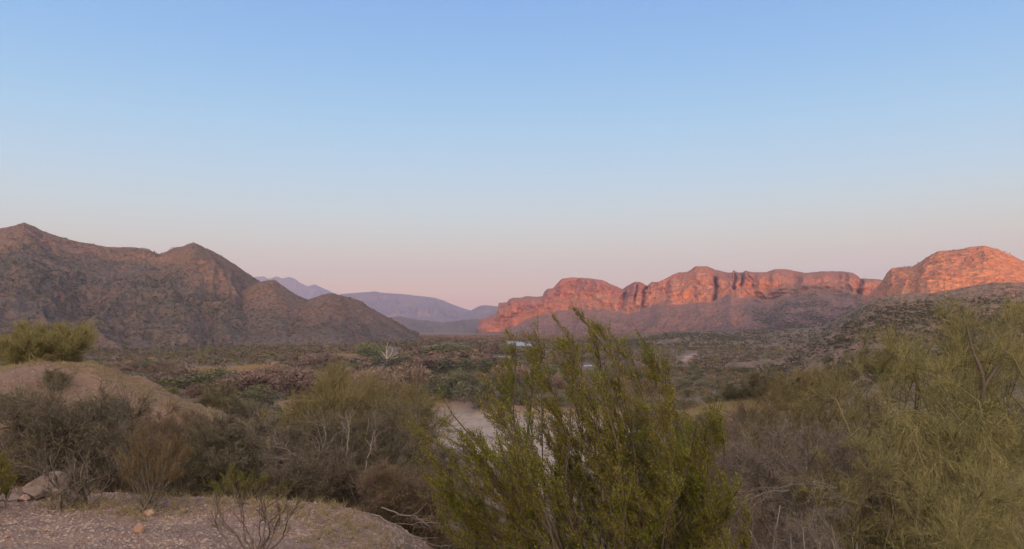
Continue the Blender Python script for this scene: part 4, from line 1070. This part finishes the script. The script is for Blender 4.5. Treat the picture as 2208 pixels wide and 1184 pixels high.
def hs(key, n, w0, w1, nf, lab, nm='hillside_scrub', fl=.35, fw=.22, hi=.8):
    p = hill_scatter(HS[key], n, 0, hi)
    p = p[fbm(p[:, 0] / 60, p[:, 1] / 60, 3, 97) > rng.uniform(-.5, .35, n)]
    n = len(p)
    w = rng.uniform(w0, w1, n)
    ok = filt(p[:, 0], p[:, 1], p[:, 2], w, w * .6)
    scrub(nm, lab, p[ok], w[ok], (w * rng.uniform(.5, .8, n))[ok], rng.random(n)[ok], nf, fl, fw, material=M_hs)


hs('hills_left', 34000, 2.0, 4.6, 12, 'dark bushes dotted over the large left hill')
hs('hills_left_spur', 3000, 1.8, 3.5, 14, 'bushes dotted over the reddish knob')
hs('hills_left_end', 3500, 1.8, 3.5, 14, 'bushes dotted over the low reddish hill')
hs('talus', 14000, 2.2, 4.6, 12, 'bushes dotted over the talus below the cliffs')
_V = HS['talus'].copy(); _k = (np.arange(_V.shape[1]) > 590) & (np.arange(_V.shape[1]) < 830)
HS['talus_shadow_patch'] = _V[30:, _k]  # extra dark brush added here to stand in for the dome's weak cast shadow
hs('talus_shadow_patch', 6000, 3.0, 6.5, 14, 'dense dark brush thickened to deepen the shadow on the slope between the cliffs and the orange dome', nm='shadow_brush', hi=.98)
hs('hills_right', 9000, 1.8, 3.6, 18, 'bushes dotted over the hill below the orange dome')
hs('hills_right_near', 8000, 1.2, 3.0, 50, 'dark bushes on the near right hillside', fl=.22, fw=.12)
hs('foothills', 7000, 1.8, 3.6, 18, 'bushes on the low foothills')
hs('cliffs_right', 900, 2.5, 5.0, 14, 'bushes in the cracks of the orange dome', hi=.75)

# ------------------------------------------------------------------ dead white tree and saguaros
x, y = plan(834, 802); b = np.array([float(x), float(y), 0.0]); y = float(y)
bg = Bag()
paths = [[(834, 802), (833, 785), (834, 768), (833, 755), (836, 738)], [(834, 785), (840, 775), (847, 768), (856, 760)], [(834, 775), (842, 766), (846, 757), (845, 750)], [(834, 772), (828, 764), (822, 757)], [(840, 775), (850, 772), (862, 770)], [(834, 762), (838, 752), (843, 744)]]
for q, pts in enumerate(paths):
    pts = np.array([W(a, bb, y + (0 if q == 0 else rng.normal() * .8)) for a, bb in pts])
    if q: pts[0] = W(paths[q][0][0], paths[q][0][1], y)
    k = np.linspace(0, len(pts) - 1, 10); P = np.stack([np.interp(k, np.arange(len(pts)), pts[:, i]) for i in range(3)], -1)[None]
    r0 = .34 if q == 0 else .16; Rr = np.linspace(r0, .1, 10)[None]
    bg.tubes(P, Rr, 6)
    Q, Qr = spawn(P, Rr, 4, .55, 1, 30, 1.1, .4, 5, (0, 0, .4), .2, .45, .04); bg.tubes(Q, Qr, 4)
M_snag = mat('snag_wood', (0.52, 0.45, 0.39), [('n', 2, 4, .4, .65, (0.33, 0.27, 0.23), .7)], coords='object')
plant('dead_tree', 'dead white leafless tree standing above the thicket', 'tree', b, [('trunk', bg, M_snag)])

M_sag = mat('saguaro_skin', (0.17, 0.175, 0.09), [('n', 1.5, 4, .4, .65, (0.22, 0.18, 0.11), .7)], coords='object')


def saguaro_mesh(h, pts):
    n = 16; k = 14
    t = np.linspace(0, 1, n)
    return pts


def ribtube(P, rad):
    bg = Bag(); k = 16
    m, n, _ = P.shape
    bg.tubes(P, rad, k)
    V = bg.V[0].reshape(m, n, k, 3); V[:, :, ::2] = P[:, :, None] + (V[:, :, ::2] - P[:, :, None]) * .84
    bg.V[0] = V.reshape(-1, 3)
    return bg


sag = []
for v_ in range(3):
    n = 14; t = np.linspace(0, 1, n)
    P = np.stack([0 * t, 0 * t, t], -1)[None]
    rad = (.038 * (1 - .25 * t) * np.sqrt(np.clip(1 - ((t - .93) / .07).clip(0, 1) ** 2, .02, 1)))[None]
    e = empty('saguaro_cactus', (0, 0, -50), 'x', 'cactus')
    obj('trunk', ribtube(P, rad).mesh('trunk', M_sag), parent=e)
    for j in range(v_):
        th = 3.1 * j + .5; z0 = .42 + .1 * j; r_ = .10
        tt = np.linspace(0, 1, 12)
        hx = r_ * np.minimum(tt * 2.5, 1) ** .7; hz = z0 + np.where(tt < .35, .03 * tt, 0) + np.clip(tt - .3, 0, 1) * .38
        P = np.stack([hx * math.cos(th), hx * math.sin(th), hz], -1)[None]
        rad = (.026 * np.sqrt(np.clip(1 - ((tt - .9) / .1).clip(0, 1) ** 2, .02, 1)))[None]
        obj('arm', ribtube(P, rad).mesh('arm', M_sag), parent=e)
    sag.append([e, False])
cn = 0; tries = 0
while cn < 60 and tries < 2000:
    tries += 1
    a = rng.choice([rng.uniform(320, 900), rng.uniform(320, 900), rng.uniform(1380, 1700)]); D = rng.uniform(620, 1150) if a < 1000 else rng.uniform(380, 800)
    x = (a - 1104) / F * D
    z = float(gz(np.array([x]), np.array([D]))[0]); h = rng.uniform(5, 10)
    if blocked(x, D, z, 1, h): continue
    sl = sag[rng.integers(0, 3)]
    lab = ('saguaro cactus ' + ('on the plain at the foot of the left hills' if a < 600 else 'on the plain before the canyon mouth' if a < 1000 else 'on the green flats right of the creosote'))
    lab = ['single-stemmed ', 'one-armed ', 'two-armed '][sag.index(sl)] + lab
    g = 'saguaros ' + ('of the river plain' if a < 1000 else 'of the green flats')
    if not sl[1]:
        sl[1] = True; sl[0].location = (x, D, z); sl[0].scale = (h, h, h); sl[0].rotation_euler.z = rng.uniform(0, 6); tag(sl[0], lab, group=g)
    else:
        copy_tree(sl[0], (x, D, z), rng.uniform(0, 6), h, lab, g)
    cn += 1

# ------------------------------------------------------------------ boulders, stones, gravel, grass
M_rock = mat('grey_pink_rock', (0.20, 0.155, 0.14), [('n', 6, 5, .4, .65, (0.28, 0.20, 0.17), .8), ('n', 25, 4, .5, .7, (.13, .10, .09), .7)], coords='object', bump=[(14, 5, .02, U)])
M_pink = mat('pink_rock', (0.31, 0.205, 0.16), [('n', 12, 5, .4, .65, (0.44, 0.31, 0.25), .8)], coords='object', bump=[(30, 5, .008, U)])
M_orock = mat('orange_rock', (0.30, 0.19, 0.145), [('n', 14, 5, .4, .65, (0.32, 0.17, 0.12), .8)], coords='object', bump=[(30, 5, .006, U)])


def rockmesh(name, r, seed, m, sub=4, flat=.7, cut=4):
    import bmesh
    bm = bmesh.new(); bmesh.ops.create_icosphere(bm, subdivisions=sub, radius=1)
    me = bpy.data.meshes.new(name); bm.to_mesh(me); bm.free()
    v = np.empty(len(me.vertices) * 3, np.float32); me.vertices.foreach_get('co', v); v = v.reshape(-1, 3).astype(float)
    rg = np.random.default_rng(seed)
    for _ in range(cut * 3):
        d = rg.normal(size=3); d /= np.linalg.norm(d); o = rg.uniform(.55, .9); s = v @ d
        v = v - np.clip(s - o, 0, None)[:, None] * d
    v *= (1 + .12 * fbm(v[:, 0] * 2 + seed, v[:, 1] * 2, 3, seed, z=v[:, 2] * 2))[:, None]
    v *= np.array([1, .85, flat]) * r
    me.vertices.foreach_set('co', v.astype(np.float32).ravel()); me.materials.append(m)
    return me


def rock(name, label, px_, D, r, m, seed, flat=.7, sink=.3, cat='rock', group=None):
    p = at(px_, D); o = obj(name, rockmesh(name, r, seed, m, flat=flat), loc=(p[0], p[1], p[2] + r * flat * (1 - sink * 1.6)))
    o.rotation_euler = (0, 0, seed * 1.3)
    tag(o, label, cat, group); return o


rock('boulder', 'largest grey-pink boulder under the dark mesquite at the bench rim', 116, 8.0, .20, M_rock, 3, flat=.85)
rock('boulder', 'smaller grey boulder leaning at the left side of the largest one', 88, 7.9, .13, M_rock, 4)
rock('boulder', 'rough grey stone right of the largest boulder', 146, 7.9, .10, M_rock, 5)
rock('rock', 'flat grey stone left of the boulders', 48, 7.8, .10, M_rock, 6, flat=.45)
rock('rock', 'pale small stone below the boulders', 72, 7.75, .06, M_pink, 7)
rock('rock', 'pale flat stone at the rim near the far left edge', 22, 7.8, .09, M_rock, 8, flat=.4)
rock('rock', 'rounded pink rock lying alone on the gravel', 315, 6.55, .052, M_orock, 9, flat=.85, sink=.3)
rock('rock', 'pale stone at the foot of the bronze creosote', 335, 7.2, .045, M_pink, 10, flat=.9, sink=.3)
rock('rock', 'small orange stone at the lower left', 35, 6.45, .027, M_orock, 11)
rock('rock', 'small orange stone right of the bronze creosote', 408, 7.35, .035, M_orock, 12)
rock('rock', 'small orange-pink stone left of the lone pink rock', 120, 6.6, .025, M_orock, 13)
rock('rock', 'flat pink stone near the bottom below the lone pink rock', 408, 6.0, .035, M_pink, 14, flat=.4)
rock('rock', 'pale stone by the small creosote sapling', 545, 6.3, .022, M_pink, 15)
rock('rock', 'pale grey stone at the bottom edge of the gravel', 225, 5.8, .035, M_rock, 16, flat=.5)


def pebbles(n, rmax, fn, m, name, label):
    base = np.array([(1, 0, 0), (.3, .9, 0), (-.8, .6, .1), (-.9, -.5, 0), (.2, -1, 0), (.9, -.6, .1), (.1, .1, .75), (-.4, .1, .6)], float)
    Tt = np.array([(0, 1, 6), (1, 2, 7), (1, 7, 6), (2, 3, 7), (3, 4, 7), (4, 6, 7), (4, 5, 6), (5, 0, 6)])
    P = fn(n); n = len(P)
    V = np.repeat(base[None], n, 0) * (1 + .25 * rng.normal(size=(n, 8, 1)))
    s = rmax * (.15 + .85 * rng.random(n) ** 7)[:, None, None]
    th = rng.uniform(0, 6.28, n); c, s_ = np.cos(th)[:, None], np.sin(th)[:, None]
    X = V[..., 0] * c - V[..., 1] * s_; Y = V[..., 0] * s_ + V[..., 1] * c
    V = np.stack([X, Y * .8, V[..., 2]], -1) * s + P[:, None] - [0, 0, .0]
    T = (np.arange(n)[:, None, None] * 8 + Tt[None]).reshape(-1, 3)
    me = mesh(name, V, T=T, mat=m)
    return tag(obj(name, me), label, kind='stuff')


def bench_pts(n):
    D = rng.uniform(4.6, 9.3, n); x = rng.uniform(-.7, .1, n) * D
    s = edge_sd(x, D); ok = (s < .9) & (fbm(x * 1.3, D * 1.3, 4, 99) > rng.uniform(-.75, .25, len(x)))
    x, D = x[ok], D[ok]
    return np.stack([x, D, gz(x, D)], -1)


M_peb = mat('pebble', (0.23, 0.165, 0.135), [('i', 0, 1, (.38, .285, .235), 1.0), ('n', 2.0, 3, .5, .6, (.17, .12, .105), .6), ('n', 40, 2, .62, .68, (.5, .42, .37), .5)], coords='object')
M_mpeb = mat('mound_stone', (0.22, 0.16, 0.13), [('i', 0, 1, (.30, .21, .17), 1.0)], coords='object')
pebbles(95000, .017, bench_pts, M_peb, 'gravel', 'loose pinkish gravel strewn over the bench')


def mound_pts(n):
    D = rng.uniform(28, 52, n); x = rng.uniform(-.66, -.25, n) * D
    return np.stack([x, D, gz(x, D)], -1)


pebbles(9000, .09, mound_pts, M_mpeb, 'rubble', 'small stones on the red mound')


def grass(name, label, P, h, nb=14, wd=.004, m=None, lean=.5):
    n = len(P); idx = np.repeat(np.arange(n), nb); M = len(idx)
    b = P[idx] + rng.normal(size=(M, 3)) * np.array([1, 1, 0]) * h[idx][:, None] * .18
    L = h[idx] * rng.uniform(.4, 1.1, M)
    d = unit(rng.normal(size=(M, 3)) * [lean, lean, .0] + [0, 0, 1.0])
    t = np.array([0, .5, 1.0])[None, :, None]
    sag_ = rng.normal(size=(M, 1, 3)) * [.25, .25, 0] - [0, 0, .12]
    Pp = b[:, None] + d[:, None] * L[:, None, None] * t + sag_ * L[:, None, None] * t ** 2
    Rr = np.array([1, .7, .25])[None] * wd * (1 + 0 * L[:, None])
    bg = Bag().tubes(Pp, Rr, 3)
    return tag(obj(name, bg.mesh(name, m or M_straw)), label, kind='stuff')


def rim_pts(n):
    i = rng.integers(1, 8, n); t = rng.random(n)
    p = EDGE[i] * (1 - t)[:, None] + EDGE[i + 1] * t[:, None] + rng.normal(size=(n, 2)) * [.25, .22] - [0.02, .12]
    z = gz(p[:, 0], p[:, 1]); return np.stack([p[:, 0], p[:, 1], z], -1)


P = rim_pts(420); grass('dry_grass', 'pale dry grass along the rim of the gravel bench', P, rng.uniform(.04, .13, len(P)), 16, .0016)
P = np.concatenate([at(560, 5.75)[None] + rng.normal(size=(30, 3)) * [.10, .08, 0], at(160, 7.5)[None] + rng.normal(size=(25, 3)) * [.22, .12, 0], at(320, 7.3)[None] + rng.normal(size=(25, 3)) * [.2, .15, 0]])
P[:, 2] = gz(P[:, 0], P[:, 1]); grass('dry_grass', 'straw tufts at the feet of the bench shrubs', P, rng.uniform(.05, .14, len(P)), 18, .0016)
x = rng.uniform(7.2, 12.5, 2600); y = rng.uniform(35, 38, 2600); P = np.stack([x, y, gz(x, y)], -1); P = P[(x > 6.5)]
grass('dry_grass', 'straw-coloured grass on the ridge crest behind the right shrubs', P, rng.uniform(.15, .5, len(P)), 10, .008)
x = rng.uniform(-34, -15, 2600); y = rng.uniform(42.5, 45.5, 2600); P = np.stack([x, y, gz(x, y)], -1)
grass('dry_grass', 'pale grass fringe on top of the red mound', P, rng.uniform(.06, .25, len(P)), 9, .006)
x, y = [], []
for poly in STRAW:
    xs = [p[0] for p in poly]; ys = [p[1] for p in poly]
    xx = rng.uniform(min(xs), max(xs), 2600); yy = rng.uniform(min(ys), max(ys), 2600); k = inpoly(xx, yy, poly); x.append(xx[k]); y.append(yy[k])
x = np.concatenate(x); y = np.concatenate(y)
M_straw2 = mat('orange_grass', (0.34, 0.235, 0.14), [('i', 0, 1, (.30, .20, .10), .9)], coords='object')
grass('tall_grass', 'orange-tan tall grass in the valley clearings', np.stack([x, y, gz(x, y)], -1), rng.uniform(.8, 1.8, len(x)), 9, .06, M_straw2)

P = rim_pts(900); n = len(P)
sp_ = np.concatenate([at(a_, d_)[None] + rng.normal(size=(m_, 3)) * [.16, .12, 0] for a_, d_, m_ in ((160, 7.5, 260), (325, 7.4, 260), (560, 5.75, 160), (110, 7.9, 160))])
P = np.concatenate([P, sp_]); P[:, 2] = gz(P[:, 0], P[:, 1]) + .004; n = len(P)
d_ = unit(rng.normal(size=(n, 3)) * [1, 1, .08]); L_ = rng.uniform(.015, .10, n)
Pt = P[:, None] + d_[:, None] * L_[:, None, None] * np.array([-.5, 0, .5])[None, :, None] + rng.normal(size=(n, 3, 3)) * .002
bg = Bag().tubes(Pt, np.full((n, 3), .0013), 3)
tag(obj('plant_litter', bg.mesh('plant_litter', M_dbark)), 'dark fallen twigs and litter along the rim of the bench', kind='stuff')
# ------------------------------------------------------------------ haze
HZ = True
if HZ:
    import bmesh
    bm = bmesh.new(); bmesh.ops.create_cube(bm, size=1)
    x0, x1, y0, y1, z0, z1 = -11100, 11100, -2700, 13600, -60, 1000
    for v in bm.verts:
        v.co = ((x0 + x1) / 2 + v.co.x * (x1 - x0), (y0 + y1) / 2 + v.co.y * (y1 - y0), (z0 + z1) / 2 + v.co.z * (z1 - z0))
    me = bpy.data.meshes.new('haze'); bm.to_mesh(me); bm.free()
    m = bpy.data.materials.new('haze'); m.use_nodes = True; nt = m.node_tree
    for n in list(nt.nodes): nt.nodes.remove(n)
    o_ = nt.nodes.new('ShaderNodeOutputMaterial'); pv = nt.nodes.new('ShaderNodeVolumePrincipled')
    pv.inputs['Color'].default_value = (0.54, 0.63, 1.0, 1); pv.inputs['Density'].default_value = 7.4e-5
    pv.inputs['Anisotropy'].default_value = 0.0
    nt.links.new(pv.outputs[0], o_.inputs['Volume']); me.materials.append(m)
    tag(obj('haze', me), 'thin evening haze over the valley', kind='stuff')

# ------------------------------------------------------------------ sky, sun
w = bpy.data.worlds.new('World'); scene.world = w; w.use_nodes = True
nt = w.node_tree; N = nt.nodes; L = nt.links
bgn = N['Background']
GLOW = (30.5, 23.8, 14.6)
sky = N.new('ShaderNodeTexSky'); sky.sky_type = 'NISHITA'; sky.sun_disc = False
sky.sun_elevation = R_(SUN_EL); sky.sun_rotation = R_(180 - math.degrees(math.atan(-SUN_DX)))
sky.air_density = 1.0; sky.dust_density = 1.0; sky.ozone_density = 3.0; sky.altitude = 400
tc = N.new('ShaderNodeTexCoord'); sx_ = N.new('ShaderNodeSeparateXYZ'); L.new(tc.outputs['Generated'], sx_.inputs[0])
cr = N.new('ShaderNodeValToRGB'); cr.color_ramp.interpolation = 'EASE' if False else 'LINEAR'


def lin(c): return tuple(((v / 255 + .055) / 1.055) ** 2.4 if v / 255 > .04045 else v / 255 / 12.92 for v in c)


stops = [(0.0, (240, 168, 148)), (1.2, (252, 184, 148)), (2.6, (256, 208, 160)), (4.2, (244, 219, 184)), (6.0, (228, 226, 208)), (8.0, (214, 229, 227)), (10.5, (196, 224, 240)), (14, (172, 214, 244)), (18, (149, 198, 242)), (22.6, (132, 182, 238)), (40, (98, 146, 215)), (90, (70, 118, 195))]
els = cr.color_ramp.elements
for i, (e_, c_) in enumerate(stops):
    p = math.sin(R_(e_))
    if i == 0: el = els[0]; el.position = p
    elif i == 1: el = els[1]; el.position = p
    else: el = els.new(p)
    el.color = (*lin(c_), 1)
L.new(sx_.outputs[2], cr.inputs[0])
# warmer towards the right of the antisolar point and towards the sun
wr = N.new('ShaderNodeMapRange'); wr.inputs[1].default_value = -0.1; wr.inputs[2].default_value = .65; wr.inputs[3].default_value = 0; wr.inputs[4].default_value = 0.75
L.new(sx_.outputs[0], wr.inputs[0])
band = N.new('ShaderNodeMapRange'); band.inputs[1].default_value = .17; band.inputs[2].default_value = .03; band.inputs[3].default_value = 0; band.inputs[4].default_value = 1
L.new(sx_.outputs[2], band.inputs[0])
mu = N.new('ShaderNodeMath'); mu.operation = 'MULTIPLY'; L.new(wr.outputs[0], mu.inputs[0]); L.new(band.outputs[0], mu.inputs[1])
mx = N.new('ShaderNodeMix'); mx.data_type = 'RGBA'; L.new(mu.outputs[0], mx.inputs[0]); L.new(cr.outputs[0], mx.inputs[6]); mx.inputs[7].default_value = (*lin((228, 214, 182)), 1)
# physical sky contributes the glow on the sunset side
sc_ = N.new('ShaderNodeMix'); sc_.data_type = 'RGBA'; sc_.blend_type = 'MULTIPLY'; sc_.inputs[0].default_value = 1; L.new(sky.outputs[0], sc_.inputs[6]); sc_.inputs[7].default_value = (.9, .9, .9, 1)
sunside = N.new('ShaderNodeMapRange'); sunside.inputs[1].default_value = 0.35; sunside.inputs[2].default_value = -.8; sunside.inputs[3].default_value = 0.06; sunside.inputs[4].default_value = 0.45
L.new(sx_.outputs[1], sunside.inputs[0])
mx2 = N.new('ShaderNodeMix'); mx2.data_type = 'RGBA'; L.new(sunside.outputs[0], mx2.inputs[0])
hs_ = N.new('ShaderNodeVectorMath'); hs_.operation = 'SCALE'; hs_.inputs['Scale'].default_value = 0.9; L.new(mx.outputs[2], hs_.inputs[0])
L.new(hs_.outputs[0], mx2.inputs[6]); L.new(sc_.outputs[2], mx2.inputs[7])
dv = N.new('ShaderNodeVectorMath'); dv.operation = 'SCALE'; dv.inputs['Scale'].default_value = 10.0
# background strength is 0.1, so the graded sky is scaled by 10 before it
hs_.inputs['Scale'].default_value = 9.7
# bright warm afterglow over the sunset side, behind the viewpoint
gl = N.new('ShaderNodeMapRange'); gl.interpolation_type = 'SMOOTHSTEP'; gl.inputs[1].default_value = 0.25; gl.inputs[2].default_value = -1.0; gl.inputs[3].default_value = 0; gl.inputs[4].default_value = 1
L.new(sx_.outputs[1], gl.inputs[0])
glc = N.new('ShaderNodeVectorMath'); glc.operation = 'SCALE'; glc.inputs[0].default_value = GLOW; L.new(gl.outputs[0], glc.inputs['Scale'])
ad = N.new('ShaderNodeVectorMath'); ad.operation = 'ADD'; L.new(mx2.outputs[2], ad.inputs[0]); L.new(glc.outputs[0], ad.inputs[1])
L.new(ad.outputs[0], bgn.inputs[0]); bgn.inputs[1].default_value = 0.1

sl = bpy.data.lights.new('sun', 'SUN'); so = bpy.data.objects.new('sun', sl); C.objects.link(so)
sl.energy = 4.8; sl.angle = R_(0.6); sl.color = (1.0, 0.40, 0.17)
from mathutils import Vector
dvec = Vector((SUN_DX, 1, -math.tan(R_(SUN_EL)) * math.hypot(1, SUN_DX)))
so.rotation_euler = dvec.to_track_quat('-Z', 'Y').to_euler()

cam = bpy.data.cameras.new('camera'); co = bpy.data.objects.new('camera', cam); C.objects.link(co)
co.location = (0, 0, EYE); co.rotation_euler = (math.pi / 2 + PITCH, 0, 0)
cam.sensor_width = 36; cam.lens = 36 * F / 2208; cam.clip_start = .05; cam.clip_end = 60000
scene.camera = co
scene.view_settings.view_transform = 'Standard'; scene.view_settings.look = 'None'; scene.view_settings.gamma = 1; scene.view_settings.exposure = 0.12
scene.render.resolution_x = 1024; scene.render.resolution_y = 549
scene.cycles.use_denoising = True
scene.cycles.max_bounces = 6; scene.cycles.diffuse_bounces = 3; scene.cycles.volume_bounces = 0; scene.cycles.transparent_max_bounces = 8
scene.cycles.use_adaptive_sampling = True
